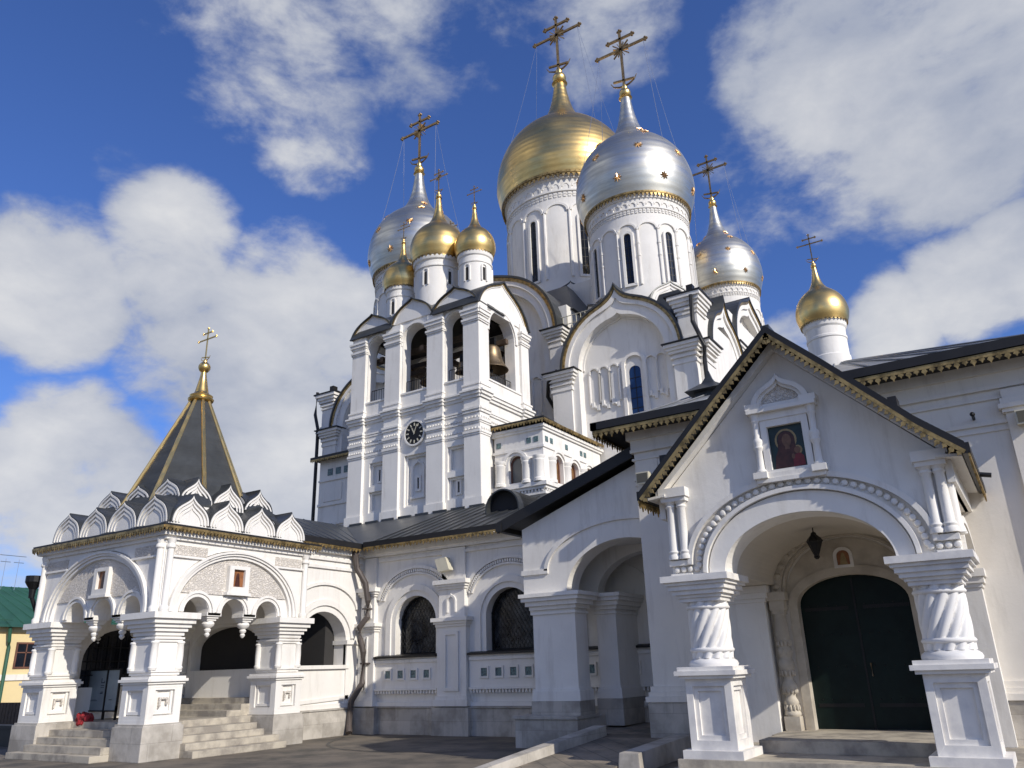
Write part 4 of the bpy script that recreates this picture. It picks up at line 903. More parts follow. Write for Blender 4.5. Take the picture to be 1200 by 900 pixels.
def porch_side(fr, a0, a1, arches, r, pend, bigc, bigr, bigh, icon=None, solid=False):
    """wall above the capitals with three small arches and two pendants, under one wide archivolt"""
    zs = 3.62
    out = [(a0+.06, 3.56)]
    for c in sorted(arches): out += [(c-r, 3.56), (c-r, zs)]+arc(c, zs, r, r, 12)[1:-1]+[(c+r, zs), (c+r, 3.56)]
    out += [(a1-.06, 3.56), (a1-.06, 5.5), (a0+.06, 5.5)]
    q = MB()
    if not solid: q.wall(fr, out, -.62, -.10)
    else: q.fbox(fr, a0+.06, a1-.06, 3.56, 5.5, -.62, -.10)
    # outer wall face around the wide arch
    o2 = [(a0+.06, 3.58)]+[(bigc-bigr+.02, 3.58)]+arc(bigc, 3.64, bigr-.02, bigh-.02, 24)+[(bigc+bigr-.02, 3.58), (a1-.06, 3.58), (a1-.06, 5.5), (a0+.06, 5.5)]
    q.wall(fr, o2, -.3, -.02)
    for k0, k1, d_ in ((1.0, .965, .09), (.965, .93, .05), (.925, .885, .0)):
        q.band(fr, arc(bigc, 3.6, bigr*k0, bigh*k0, 28), arc(bigc, 3.6, bigr*k1, bigh*k1, 28), -.2, d_)
    if not solid:
        for c in arches:
            q.band(fr, arc(c, zs, r+.17, r+.17, 14), arc(c, zs, r+.10, r+.10, 14), -.2, -.03); q.band(fr, arc(c, zs, r+.09, r+.09, 14), arc(c, zs, r+.01, r+.01, 14), -.2, -.06)
    ob = q.build('arcade_wall', 'plaster', tp)
    q = MB(); q.wall(fr, [(bigc-bigr*.88, 4.1)]+arc(bigc, 3.6, bigr*.88, bigh*.88, 24, 163, 17)+[(bigc+bigr*.88, 4.1)], -.2, -.075) if solid else q.wall(fr, [(bigc-bigr*.84, 4.12)]+arc(bigc, 3.6, bigr*.86, bigh*.86, 24, 160, 20)+[(bigc+bigr*.84, 4.12)], -.15, -.07); q.build('carved_tympanum', 'carved', ob)
    for (s0, s1) in ((a0+.3, a0+1.35), (a1-1.35, a1-.3)): q = MB(); q.fbox(fr, s0, s1, 5.1, 5.36, -.1, .0); q.build('carved_frieze', 'carved', ob)
    for (s0, s1) in ((a0+.24, a0+1.42), (a1-1.42, a1-.24)): q = MB(); q.fbox(fr, s0, s1, 5.02, 5.08, -.1, .05); q.build('frieze_moulding', 'plaster', ob)
    for s in (a0+.16, a1-.16):
        q = MB(); q.lathe([(.11, 3.58), (.13, 3.62), (.13, 3.7), (.085, 3.76), (.085, 5.22), (.12, 5.26), (.12, 5.32), (.09, 5.36), (.13, 5.5)], fr(s, 0, .03), 14)
        q.build('corner_colonnette', 'plaster', ob, smooth=True, sharp=40)
    if icon:
        c = icon
        q = MB(); q.band(fr, [(c-.36, 4.2), (c-.36, 4.95), (c+.36, 4.95), (c+.36, 4.2), (c-.36, 4.2)], [(c-.2, 4.36), (c-.2, 4.85), (c+.2, 4.85), (c+.2, 4.36), (c-.2, 4.36)], -.12, .06); q.fbox(fr, c-.42, c+.42, 4.12, 4.2, -.12, .1)
        ic = q.build('icon_frame', 'plaster', tp)
        q = MB(); q.fbox(fr, c-.2, c+.2, 4.36, 4.85, -.12, -.03); ip = q.build('icon', 'icon_orange', ic)
        ip['label'] = 'small orange icon panel'
        q = MB(); q.wall(fr, [(c-.09, 4.38), (c+.09, 4.38), (c+.06, 4.62), (c+.045, 4.72), (c, 4.77), (c-.045, 4.72), (c-.06, 4.62)], -.05, -.022); q.build('painted_saint', 'icon_brown', ic)
    if pend:
        for c in pend:
            p = fr(c, 0, -.34); q = MB()
            q.box(p.x-.24, p.x+.24, p.y-.24, p.y+.24, 3.54, 3.64); q.box(p.x-.19, p.x+.19, p.y-.19, p.y+.19, 3.48, 3.54); q.box(p.x-.15, p.x+.15, p.y-.15, p.y+.15, 3.42, 3.48)
            q.lathe([(.02, 2.98), (.06, 3.02), (.075, 3.06), (.05, 3.10), (.09, 3.14), (.10, 3.18), (.07, 3.22), (.16, 3.28), (.18, 3.34), (.15, 3.40), (.10, 3.44)], (p.x, p.y, 0), 16)
            q.build('arch_pendant', 'plaster', tp, smooth=True, sharp=40)
porch_side(fA, TX0, TX1, (-23.32, -21.98, -20.64), .45, (-22.65, -21.31), -22.28, 2.52, 1.82, -22.08)
porch_side(fBr, TY0, TY1, (14.18, 15.40, 16.62), .40, (14.79, 16.01), 15.45, 2.24, 1.76, 15.42)
porch_side(fAl, TY0, TY1, (14.18, 15.40, 16.62), .40, (14.79, 16.01), 15.45, 2.24, 1.76, None)
porch_side(fAb, TX0, TX1, (-23.32, -21.98, -20.64), .45, None, -22.28, 2.52, 1.82, None, solid=True)
# back wall with a dark arched opening, left parapet, ceiling
q = MB(); q.wall(fAb, [(TX0+1.1, 0), (TX1-1.1, 0), (TX1-1.1, 3.6), (TX0+1.1, 3.6)], -.5, -.1, holes=[[(-24.1, 2.15)]+arc(-22.4, 2.8, 1.7, .68, 20)+[(-20.7, 2.15)]])
q.wall(left(TX0+.3), [(TY0+.95, 0), (TY1-.95, 0), (TY1-.95, 3.6), (TY0+.95, 3.6)], -.3, 0, holes=[[(14.25, 1.75)]+arc(15.5, 2.5, 1.25, .95, 18)+[(16.75, 1.75)]])
q.build('inner_wall', 'plaster', tp)
q = MB(); q.box(-24.2, -20.6, TY1-.12, TY1-.02, 2.1, 3.6); q.build('passage_shade_sheet', 'dark', tp)  # flat dark sheet in the arch, painting the shade of a passage behind
q = MB(); q.box(TX0+.32, TX0+.40, 14.1, 16.9, 1.7, 3.5); lw = q.build('side_window', 'glass', tp)
q = MB()
for k in range(9): q.tube([(TX0+.52, 14.3+k*.3, 1.76), (TX0+.52, 14.3+k*.3, 3.4-.5*abs(k-4)/4)], .018, 5)
for z in (2.1, 2.5, 2.9): q.tube([(TX0+.52, 14.25, z), (TX0+.52, 16.75, z)], .015, 5)
q.build('iron_grille', 'iron', lw)
q = MB(); q.box(TX0+.4, TX1-.4, TY0+.4, TY1-.4, 4.5, 5.3); q.build('ceiling', 'plaster', tp)
# steps and floor
for fr_steps in (0,):
    for k, (z, o) in enumerate(((.16, .62), (.33, .32), (.50, .02), (.67, -.30))):
        q = MB(); q.box(-24.15-(.35 if k == 0 else 0), -20.5, TY0-o+.02, TY1-.5, (z-.17 if k else 0), z-.004*0) if k == 0 else q.box(-24.2+.02, -20.52, TY0-o, TY0-o+.9, z-.17, z)
        q.build('step', 'step', tp)
    for k, (z, o) in enumerate(((.17, .62), (.34, .30), (.51, .0), (.67, -.32))):
        q = MB(); q.box(TX1+o-.75, TX1+o, 13.99, 17.08-(.3 if k > 1 else 0), z-.17, z); q.build('step', 'step', tp)
q = MB(); q.box(TX0+.6, TX1-.9, TY0+.9, TY1-.5, .17, .84); q.box(TX0+.7, TX1-1.1, 16.3, TY1-.5, .84, 1.0); q.box(TX0+.7, TX1-1.1, 16.8, TY1-.5, 1.0, 1.16); q.box(TX0+.7, TX1-1.1, 17.2, TY1-.5, 1.16, 1.32); q.build('floor', 'step', tp)
# cornice with gilded lace
q = MB(); cornice(q, TX0+.05, TX1-.05, TY0+.05, TY1-.05, [(5.40, 5.48, .02), (5.48, 5.58, .10), (5.58, 5.70, .20), (5.70, 5.86, .02)]); q.build('cornice', 'plaster', tp)
q = MB(); p = .27; q.ringbox(TX0, TX1, TY0, TY1, 5.80, 5.86, p)
cn = q.build('eave', 'roof_edge', tp)
q = MB()
for (p0, p1, nn) in (((TX0-p, TY0-p), (TX1+p, TY0-p), (0, -1, 0)), ((TX1+p, TY0-p), (TX1+p, TY1+p), (1, 0, 0)), ((TX0-p, TY0-p), (TX0-p, TY1+p), (-1, 0, 0))):
    q.lace((*p0, 5.80), (*p1, 5.80), (0, 0, -1), nn, .19, pitch=.11)
q.build('gold_lace', 'lace_gold', tp)
# two tiers of keel gables on each side
for fr0, a0, a1 in ((fA, TX0, TX1), (fBr, TY0, TY1), (fAl, TY0, TY1), (fAb, TX0, TX1)):
    pt = (a1-a0-.3)/4
    fr1 = (lambda f: (lambda a_, z_, d_: f(a_, z_, d_-.12)))(fr0)
    for k in range(4):
        c = a0+.15+pt*(k+.5); kokoshnik(tp, fr1, c, 5.99, pt*.49, .80, 1.1, 3, .05, base=.15, over=.05, thick=.035)
    pt2 = (a1-a0-1.7)/3; fr2 = (lambda f: (lambda a_, z_, d_: f(a_, z_, d_-.92)))(fr0)
    for k in range(3):
        c = a0+.85+pt2*(k+.5); kokoshnik(tp, fr2, c, 6.72, pt2*.49, .80, 1.0, 3, .05, base=.4, over=.05, thick=.035)
q = MB(); q.box(TX0+.9, TX1-.9, TY0+.9, TY1-.9, 5.8, 6.85)
q.hexa([(TX0+1.0, TY0+1.0, 6.8), (TX1-1.0, TY0+1.0, 6.8), (TX1-1.0, TY1-1.0, 6.8), (TX0+1.0, TY1-1.0, 6.8), (TX0+1.9, TY0+1.6, 7.3), (TX1-1.9, TY0+1.6, 7.3), (TX1-1.9, TY1-1.6, 7.3), (TX0+1.9, TY1-1.6, 7.3)]); q.build('roof', 'lead', tp)
# eight sided tent
TR, TZ0, TZ1, TT = 2.05, 6.7, 10.75, .26
tx, ty = -22.2, 15.55
q = MB(); q.lathe([(TR, TZ0), (TT, TZ1)], (tx, ty, 0), 8, a0=PI/8); tent = q.build('tent_spire', 'lead', tp)
for i in range(8):
    t = PI/8+2*PI*i/8
    q = MB(); q.tube([(tx+TR*math.cos(t), ty+TR*math.sin(t), TZ0), (tx+TT*math.cos(t), ty+TT*math.sin(t), TZ1)], [.075, .055], 8); q.build('gilded_rib', 'gold', tent)
q = MB(); q.lathe([(.30, 10.62), (.40, 10.68), (.42, 10.74), (.36, 10.80), (.38, 10.86), (.27, 10.92), (.22, 11.0), (.12, 11.5), (.085, 11.72)], (tx, ty, 0), 24); q.ball((tx, ty, 11.9), .20, 18); q.lathe([(.07, 12.06), (.08, 12.12), (.04, 12.2)], (tx, ty, 0), 12); fn = q.build('finial', 'gold', tent, smooth=True, sharp=40)
q = MB(); add_cross(q, (tx, ty, 12.1), 1.3, False); q.build('cross', 'gold', fn)
q = MB(); q.lathe([(.08, 4.35), (.10, 4.6), (.20, 4.75), (.24, 4.82), (.24, 5.0), (.20, 5.0)], (TX0-.22, TY0-.1, 0), 12); q.tube([(TX0-.22, TY0-.1, 4.4), (TX0-.15, TY0+.1, 3.9), (TX0-.12, TY0+.5, 3.4)], .06, 8); q.build('rain_hopper', 'iron', tp)

# ------------------------------------------------------------------ main hall (long wall on the right)
HX0, HY = -7.92, 18.4
hall = thing('main_hall', 'long plain white hall with arched dark green door and small gold dome', 'hall', (-3, HY, 0))
fH = front(HY); DC = -3.25
q = MB(); dh = [(DC-1.14, .02)]+arc(DC, 3.02, 1.14, .60, 20)+[(DC+1.14, .02)]
q.wall(fH, [(HX0, 0), (7, 0), (7, 7.5), (HX0, 7.5)], -.45, 0, holes=[dh]); q.box(HX0, 7, HY+.44, 27, 0, 7.5)
for (z0, z1, e_) in ((6.18, 6.24, .03), (6.32, 6.40, .045), (6.84, 6.9, .05), (7.05, 7.13, .08)): q.box(HX0-e_, 7, HY-e_, 27, z0, z1)
q.box(HX0-.06, 7, HY-.06, 27, 7.13, 7.52); q.box(HX0-.14, 7, HY-.14, 27, 7.38, 7.6)
hw_ = q.build('wall', 'cream', hall)
q = MB(); q.box(HX0-.12, DC-1.9, HY-.12, HY+.3, 0, 1.08); q.box(DC+1.9, 7, HY-.12, HY+.3, 0, 1.08); q.box(HX0-.12, HX0+.2, HY, 21.5, 0, 1.08); q.build('plinth', 'stone', hall)
q = MB()
for (x0, x1) in ((HX0-.1, DC-1.85), (DC+1.85, 7)):
    for (z0, z1, e_) in ((1.08, 1.2, .16), (1.2, 1.3, .1), (1.3, 1.42, .06)): q.box(x0 if x0 > -6 else HX0-e_, x1, HY-e_, HY+.3, z0, z1)
q.build('plinth_moulding', 'cream', hall)
for (a0, a1) in ((.30, 1.25), (-6.65, -5.95), (-7.88, -7.3)):
    q = MB(); q.fbox(fH, a0, a1, (1.42 if a0 > 0 else 6.0), 6.84, -.1, .10 if a0 > 0 else .028)
    if a0 > 0:
        for (z0, z1, e_) in ((6.5, 6.58, .05), (6.58, 6.68, .1), (6.68, 6.8, .05), (6.8, 7.0, .0)): q.fbox(fH, a0-e_, a1+e_, z0, z1, -.1, .12+e_)
    q.build('pilaster', 'cream', hall)
# door and its carved surround
q = MB(); q.wall(fH, dh, -.40, -.30); door = q.build('door', 'door', hall); door['label'] = 'dark green arched double door'
q = MB(); q.fbox(fH, DC-.02, DC+.02, .5, 3.55, -.31, -.285)
for z in (1.1, 1.75, 2.4, 3.0):
    for x in [DC-.95+.19*k for k in range(11)]: q.ball(fH(x, z, -.298), .014, 6)
for z in (.95, 2.9): q.fbox(fH, DC-1.05, DC-.15, z, z+.07, -.31, -.288); q.fbox(fH, DC+.15, DC+1.05, z, z+.07, -.31, -.288)
q.build('iron_stud', 'iron', door)
q = MB(); q.tube([fH(DC+.12, 1.55, -.29), fH(DC+.12, 1.55, -.25), fH(DC+.12, 1.8, -.25), fH(DC+.12, 1.8, -.29)], .015, 6); q.build('handle', 'bronze', door)
q = MB()
q.band(fH, [(DC-1.30, .52)]+arc(DC, 3.05, 1.30, .74, 22)+[(DC+1.30, .52)], [(DC-1.12, .52)]+arc(DC, 3.02, 1.12, .58, 22)+[(DC+1.12, .52)], -.2, .05)
for (r0, r1, d_) in ((1.72, 1.60, .16), (1.58, 1.38, .22), (1.37, 1.31, .14)): q.band(fH, arc(DC, 3.32, r0, r0*.83, 26), arc(DC, 3.32, r1, r1*.83, 26), -.05, d_)
q.band(fH, arc(DC, 3.05, 1.36, 1.32, 24), arc(DC, 3.05, 1.25, .70, 24), -.05, .024)
sur = q.build('door_surround', 'limestone', hall)
q = MB()
for i in range(17):
    t = math.radians(180*(i+.5)/17); q.ball(fH(DC+1.48*math.cos(t), 3.32+1.48*.83*math.sin(t), .2), .10, 8, .8)
q.build('carved_boss', 'limestone', sur)
for sx in (-1, 1):
    cx_ = DC+sx*1.50; cy_ = HY-.16
    q = MB(); q.lathe(spline([(.15, .80), (.17, .84), (.15, .9), (.11, .96), (.15, 1.06), (.12, 1.14), (.10, 1.2), (.16, 1.34), (.16, 1.42), (.11, 1.5), (.10, 1.56), (.15, 1.74), (.17, 1.86), (.13, 1.95), (.15, 2.02), (.16, 2.10), (.13, 2.16), (.125, 2.25), (.155, 2.4), (.15, 2.62), (.12, 2.86)], 2), (cx_, cy_, 0), 20)
    for z in (.86, 1.2, 1.55, 1.98, 2.15):
        for k in range(12):
            t = 2*PI*k/12; q.ball((cx_+.14*math.cos(t), cy_+.14*math.sin(t), z+.1), .032, 6, 2.2)
    q.box(cx_-.16, cx_+.16, cy_-.16, HY+.02, .52, .80)
    for (z0, z1, e_) in ((2.86, 2.94, .13), (2.94, 3.14, .16), (3.14, 3.32, .21)): q.box(cx_-e_, cx_+e_, cy_-e_+.02, HY+.02, z0, z1)
    q.build('carved_column', 'limestone', sur, smooth=True, sharp=45)
q = MB(); c = DC-.02; q.band(fH, [(c-.2, 3.74)]+arc(c, 4.0, .2, .18, 10)+[(c+.2, 3.74), (c-.2, 3.74)], [(c-.13, 3.8)]+arc(c, 3.99, .13, .12, 10)+[(c+.13, 3.8), (c-.13, 3.8)], 0, .06)
ic = q.build('icon_frame', 'marble', hall)
q = MB(); q.wall(fH, [(c-.14, 3.79)]+arc(c, 3.99, .14, .13, 10)+[(c+.14, 3.79)], 0, .035); q.build('icon', 'icon_orange', ic)
q = MB(); q.wall(fH, [(c-.08, 3.8), (c+.08, 3.8), (c+.05, 3.95), (c+.03, 4.03), (c, 4.06), (c-.03, 4.03), (c-.05, 3.95)], .02, .045); q.build('painted_saint', 'icon_gold', ic)
# eaves, lace and roof
EX0 = -8.72; EYf = HY-.64
q = MB(); q.box(EX0, 7, EYf, 27.3, 7.60, 7.66)
er = q.build('soffit', 'roof_edge', hall)
q = MB(); q.box(EX0-.06, 7, EYf-.08, EYf+.12, 7.66, 7.86); q.box(EX0-.06, EX0+.12, EYf-.08, 27.3, 7.66, 7.86); q.build('gutter', 'roof_edge', hall)
q = MB(); q.lace((EX0, EYf-.03, 7.64), (7, EYf-.03, 7.64), (0, 0, -1), (0, -1, 0), .24, pitch=.15); q.lace((EX0-.02, EYf, 7.64), (EX0-.02, 23, 7.64), (0, 0, -1), (-1, 0, 0), .24, pitch=.15); q.build('gold_lace', 'lace_gold', hall)
q = MB(); zt = lambda y: 7.84+(y-EYf)*.40; RZ = zt(22.5)
q.slab3([(EX0+.05, EYf, 7.80), (7, EYf, 7.80), (1.2, EYf+.6, 8.05), (-1.3, 21.2, zt(21.2)), (-3.0, 22.5, RZ), (-6.0, 22.5, RZ)], (0, .02, -.08)) if False else None
q.add([(EX0+.05, EYf, 7.84), (2.0, EYf, 7.84), (-3.2, 22.5, RZ), (-5.6, 22.5, RZ), (EX0+.05, 27.2, 7.84), (2.0, 27.2, 7.84)], [(0, 1, 2, 3), (0, 3, 4), (4, 3, 2, 5), (1, 5, 2), (0, 4, 5, 1)])
q.add([(1.5, EYf, 7.86), (7, EYf, 7.86), (7, 27.2, 8.05), (1.5, 27.2, 8.05)], [(0, 1, 2, 3)])
for k in range(12):
    x = -7.5+k*.8; q.tube([(x, EYf+.02, 7.86), (min(x*.72-1.4, -3.2), 22.4, RZ+.01)], .02, 4)
q.build('roof', 'roof_light', hall)
q = MB(); q.box(-6.75, -6.1, 20.3, 20.95, 8.3, 9.02); q.hexa([(-6.98, 20.05, 9.0), (-5.87, 20.05, 9.0), (-5.87, 21.2, 9.0), (-6.98, 21.2, 9.0), (-6.62, 20.45, 9.28), (-6.23, 20.45, 9.28), (-6.23, 20.8, 9.28), (-6.62, 20.8, 9.28)])
q.lathe([(.26, 9.27), (.12, 9.45), (.03, 9.68)], (-6.42, 20.62, 0), 4, a0=PI/4); q.build('chimney', 'roof', hall)
q = MB(); r = .53; q.lathe([(r*1.05, 8.8), (r*1.05, 9.9), (r, 9.93), (r, 10.42), (r*1.05, 10.44), (r*1.05, 10.5), (r, 10.52), (r*1.02, 10.75), (r*1.1, 10.8), (r*1.14, 10.95), (r, 10.98)], (-3.45, 22.5, 0), 40); hd = q.build('drum', 'plaster', hall, smooth=True, sharp=30)
dome(hall, (-3.45, 22.5, 11.30), .73, 'gold', .98, seg=48, neck=1.05)

# ------------------------------------------------------------------ gabled portal porch
pp = thing('gabled_porch', 'white gabled porch on two twisted columns with a painted icon over its wide arch', 'porch', (-3.3, 14.8, 0))
PYF = 14.82; fP = front(PYF); PC = -3.27
GX0, GX1 = -5.80, -.82
# paved steps
q = MB(); q.box(-6.1, -.5, 14.35, 18.3, 0, .14); q.build('step', 'step', pp)
q = MB(); q.box(-5.95, -.62, 14.62, 18.3, .14, .30); q.build('step', 'step', pp)
q = MB(); q.box(-4.86, -1.80, 15.98, 18.84, .30, .52); q.box(-4.95, -1.7, 17.2, 18.3, .30, .516); q.build('step', 'step', pp)
def twisted(cx, x0, x1):
    y0, y1 = PYF-.02, PYF+.88
    cy = (y0+y1)/2
    q = MB(); q.box(x0+.09, x1-.09, y0+.09, y1-.09, .42, 1.64); q.box(x0+.006, x1-.006, y1-.2, y1-.006, .42, 1.64)
    for fr, a0, a1 in ((front(y0), x0, x1), (right(x1), y0, y1), (left(x0), y0, y1)):
        A = [(a0+.13, .60), (a0+.13, 1.50), (a1-.13, 1.50), (a1-.13, .60), (a0+.13, .60)]; B = [(a0+.21, .68), (a0+.21, 1.42), (a1-.21, 1.42), (a1-.21, .68), (a0+.21, .68)]; C_ = [(a0+.003, .43), (a0+.003, 1.63), (a1-.003, 1.63), (a1-.003, .43), (a0+.003, .43)]
        q.band(fr, C_, A, -.1, .0); q.band(fr, A, B, -.1, -.045)
    cornice(q, x0-.02, x1+.02, y0-.02, y1+.02, [(.30, .44, .10), (1.63, 1.69, .07), (1.69, 1.77, .13), (1.77, 1.84, .08)])
    pl = q.build('pillar', 'marble', pp)
    # twisted shaft
    q = MB(); n = 144; zs = [1.98+(3.02-1.98)*i/30 for i in range(31)]; vs = []; fs = []
    for zi, z in enumerate(zs):
        for k in range(n):
            t = 2*PI*k/n; tw = t*12-(z-1.98)*12*1.5
            r = .325+.065*abs(math.cos(tw/2))**.7
            vs.append((cx+r*math.cos(t), cy+r*math.sin(t), z))
    for zi in range(30):
        for k in range(n): fs.append((zi*n+k, zi*n+(k+1) % n, (zi+1)*n+(k+1) % n, (zi+1)*n+k))
    q.add(vs, fs)
    q.lathe([(.44, 1.83), (.46, 1.88), (.44, 1.93), (.37, 1.98)], (cx, cy, 0), 40)
    for z in (2.13, 2.90): q.lathe([(.34, z-.045), (.395, z-.035), (.415, z), (.395, z+.035), (.34, z+.045)], (cx, cy, 0), 40)
    q.build('twisted_shaft', 'shaft_marble', pl, smooth=True, sharp=60)
    q = MB()
    for (z0, z1, e_) in ((3.0, 3.07, .40), (3.07, 3.13, .44), (3.13, 3.21, .50), (3.21, 3.30, .55), (3.30, 3.36, .60), (3.36, 3.48, .66)): q.box(cx-e_, cx+e_, cy-e_, cy+e_, z0, z1)
    q.build('capital', 'marble', pl)
twisted(-5.31, -5.74, -4.88); twisted(-1.31, -1.75, -.87)
# gable wall with the wide flattened arch
aw, ah, az = 1.47, .95, 3.48
arch = arc(PC, az, aw, ah, 32)
rl = lambda x: 7.58-abs(x-PC)*.985
q = MB(); q.wall(fP, [(GX0, az)]+arch+[(GX1, az), (GX1, rl(GX1)), (PC, 7.58), (GX0, rl(GX0))], -.70, -.06)
# raised archivolt
q.band(fP, arc(PC, az, 1.78, 1.33, 32), arc(PC, az, 1.475, .955, 32), -.3, .0)
q.band(fP, arc(PC, az+.03, 1.875, 1.40, 40), arc(PC, az+.02, 1.80, 1.33, 40), -.2, .075)
q.band(fP, arc(PC, az+.22, 2.17, 1.455, 40), arc(PC, az+.20, 2.08, 1.375, 40), -.2, .06)
for sx in (-1, 1):
    a0, a1 = (GX0, PC-2.1) if sx < 0 else (PC+2.1, GX1)
    q.fbox(fP, a0-.02*(sx < 0), a1+.02*(sx > 0), az+.20, az+.30, -.2, .04); q.fbox(fP, a0, a1, az, az+.05, -.2, .05)
gw = q.build('gable_wall', 'plaster', pp)
# vault and side beams behind
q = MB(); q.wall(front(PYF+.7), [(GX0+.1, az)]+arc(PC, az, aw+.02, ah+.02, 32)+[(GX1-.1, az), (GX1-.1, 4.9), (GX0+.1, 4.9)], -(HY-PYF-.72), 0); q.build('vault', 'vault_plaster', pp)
for fr, s in ((left(GX0), -1), (right(GX1), 1)):
    q = MB(); q.band(fr, arc(16.6, az+.05, 1.35, .75, 16), arc(16.6, az+.05, 1.22, .62, 16), -.2, .06); q.fbox(fr, 15.0, 18.35, 4.62, 4.75, -.2, .08); q.build('side_moulding', 'plaster', pp)
def fbead(q, p, r):
    k = len(q.v); q.lathe([(r*.25, .072), (r*.72, .066), (r*.95, .045), (r, 0)], p, 12)
    for i in range(k, len(q.v)):      # turn the button to face the front
        v_ = Vector(q.v[i])-p; q.v[i] = tuple(p+Vector((v_.x, -v_.z, v_.y)))
q = MB(); nb = 38
for i in range(nb):
    t = math.radians(180*(i+.5)/nb); p = fP(PC+1.975*math.cos(t), az+.13+1.385*math.sin(t), -.055)
    q.lathe([(.0001, .06), (.035, .055), (.058, .03), (.066, 0)], (0, 0, 0), 10, cap=False) if False else fbead(q, p, .062)
for k in range(5):
    for sx in (-1, 1):
        x = PC+sx*(2.02+.132*k)
        if GX0 < x < GX1: fbead(q, fP(x, az+.125, -.055), .06)
q.build('bead_ring', 'plaster', pp)
# inner pilasters on the hall wall
for (x0, x1) in ((-5.78, -4.98), (-1.58, -.80)):
    q = MB(); q.box(x0, x1, 18.02, 18.42, .30, 3.2)
    for (z0, z1, e_) in ((3.12, 3.2, .03), (3.2, 3.32, .07), (3.32, 3.47, .11)): q.box(x0-e_, x1+e_, 18.02-e_, 18.42, z0, z1)
    q.build('inner_pilaster', 'plaster', pp)
# corner colonnettes on the gable
for (xs, z0, z1) in (((-5.70, -5.48), 3.80, 4.92), ((-1.10, -.90), 3.80, 4.92)):
    for x in xs:
        q = MB(); q.lathe([(.12, z0), (.12, z0+.06), (.10, z0+.1), (.115, z0+.14), (.085, z0+.18), (.078, z1-.14), (.105, z1-.10), (.09, z1-.06), (.125, z1)], fP(x, 0, .0), 16); q.build('colonnette', 'plaster', pp, smooth=True, sharp=40)
    q = MB(); q.fbox(fP, min(xs)-.14, max(xs)+.14, z1-.005, z1+.08, -.2, .13); q.fbox(fP, min(xs)-.17, max(xs)+.17, z1+.08, z1+.26, -.2, .17); q.build('colonnette_cap', 'plaster', pp)
q = MB(); fr = right(GX1-.02)
for y in (14.98, 15.2): q.lathe([(.12, 3.8), (.1, 3.9), (.08, 3.98), (.08, 4.8), (.12, 4.92)], fr(y, 0, .03), 14)
q.build('colonnette', 'plaster', pp, smooth=True, sharp=40)
# icon case
IC = -3.28
q = MB(); q.fbox(fP, IC-.62, IC+.62, 5.02, 5.10, -.1, .12); q.fbox(fP, IC-.66, IC-.40, 5.10, 5.22, -.1, .19); q.fbox(fP, IC+.40, IC+.66, 5.10, 5.22, -.1, .19); q.fbox(fP, IC-.42, IC+.42, 5.10, 5.2, -.1, .10)
q.band(fP, [(IC-.44, 5.2), (IC-.44, 6.22), (IC+.44, 6.22), (IC+.44, 5.2), (IC-.44, 5.2)], [(IC-.32, 5.25), (IC-.32, 6.08), (IC+.32, 6.08), (IC+.32, 5.25), (IC-.32, 5.25)], -.1, .08)
q.fbox(fP, IC-.58, IC+.58, 6.22, 6.36, -.1, .10); q.fbox(fP, IC-.64, IC+.64, 6.36, 6.44, -.1, .2); q.fbox(fP, IC-.66, IC-.36, 6.44, 6.56, -.1, .17); q.fbox(fP, IC+.36, IC+.66, 6.44, 6.56, -.1, .17)
o_ = ogee(IC, 6.50, .54, .60, brk=58, sq=.80); q.band(fP, o_, scale_path(o_, IC, 6.52, .80), -.1, .15); q.band(fP, scale_path(o_, IC, 6.52, .80), scale_path(o_, IC, 6.52, .68), -.1, .09); q.fbox(fP, IC-.54, IC+.54, 6.44, 6.53, -.1, .10)
ifr = q.build('icon_case', 'plaster', pp)
q = MB(); q.wall(fP, [(IC-.4, 6.5)]+scale_path(o_, IC, 6.52, .72)+[(IC+.4, 6.5)], -.1, .03); q.build('carved_rosette', 'carved', ifr)
for sx in (-1, 1):
    q = MB(); q.lathe([(.09, 5.2), (.10, 5.25), (.07, 5.3), (.062, 5.62), (.08, 5.66), (.095, 5.70), (.08, 5.74), (.095, 5.80), (.09, 5.86), (.06, 5.90), (.065, 6.18), (.085, 6.22), (.07, 6.26), (.10, 6.36)], fP(IC+sx*.52, 0, .06), 16); q.build('colonnette', 'plaster', ifr, smooth=True, sharp=40)
q = MB(); q.fbox(fP, IC-.32, IC+.32, 5.25, 6.08, -.1, -.01); icn = q.build('icon', 'icon_dark', pp); icn['label'] = 'dark green painted icon of a haloed woman and child'
def disc(c, z, rx, rz, n=24): return [(c+rx*math.cos(2*PI*i/n), z+rz*math.sin(2*PI*i/n)) for i in range(n)]
hx, hz = IC-.02, 5.80
q = MB(); d0 = disc(hx, hz, .20, .215); d1 = disc(hx, hz, .165, .18); q.band(fP, d0+[d0[0]], d1+[d1[0]], -.03, -.004); q.wall(fP, disc(IC+.17, 5.58, .085, .09), -.03, -.004); q.build('halo', 'icon_gold', icn)
q = MB(); q.wall(fP, [(IC-.27, 5.26), (IC+.24, 5.26), (IC+.20, 5.5), (IC+.15, 5.62), (IC+.14, 5.82), (IC+.09, 5.93), (IC-.02, 5.975), (IC-.13, 5.92), (IC-.17, 5.8), (IC-.18, 5.62), (IC-.24, 5.5)], -.03, -.002); q.build('painted_robe', 'icon_brown', icn)
q = MB(); q.wall(fP, disc(hx+.015, hz-.01, .085, .125), -.02, .001); q.wall(fP, disc(IC+.165, 5.58, .055, .065), -.02, .001); q.wall(fP, [(hx-.03, 5.62), (hx+.06, 5.62), (hx+.05, 5.72), (hx-.02, 5.72)], -.02, .0005); q.wall(fP, disc(IC+.08, 5.47, .03, .05), -.02, .0015); q.build('painted_face', 'icon_skin', icn)
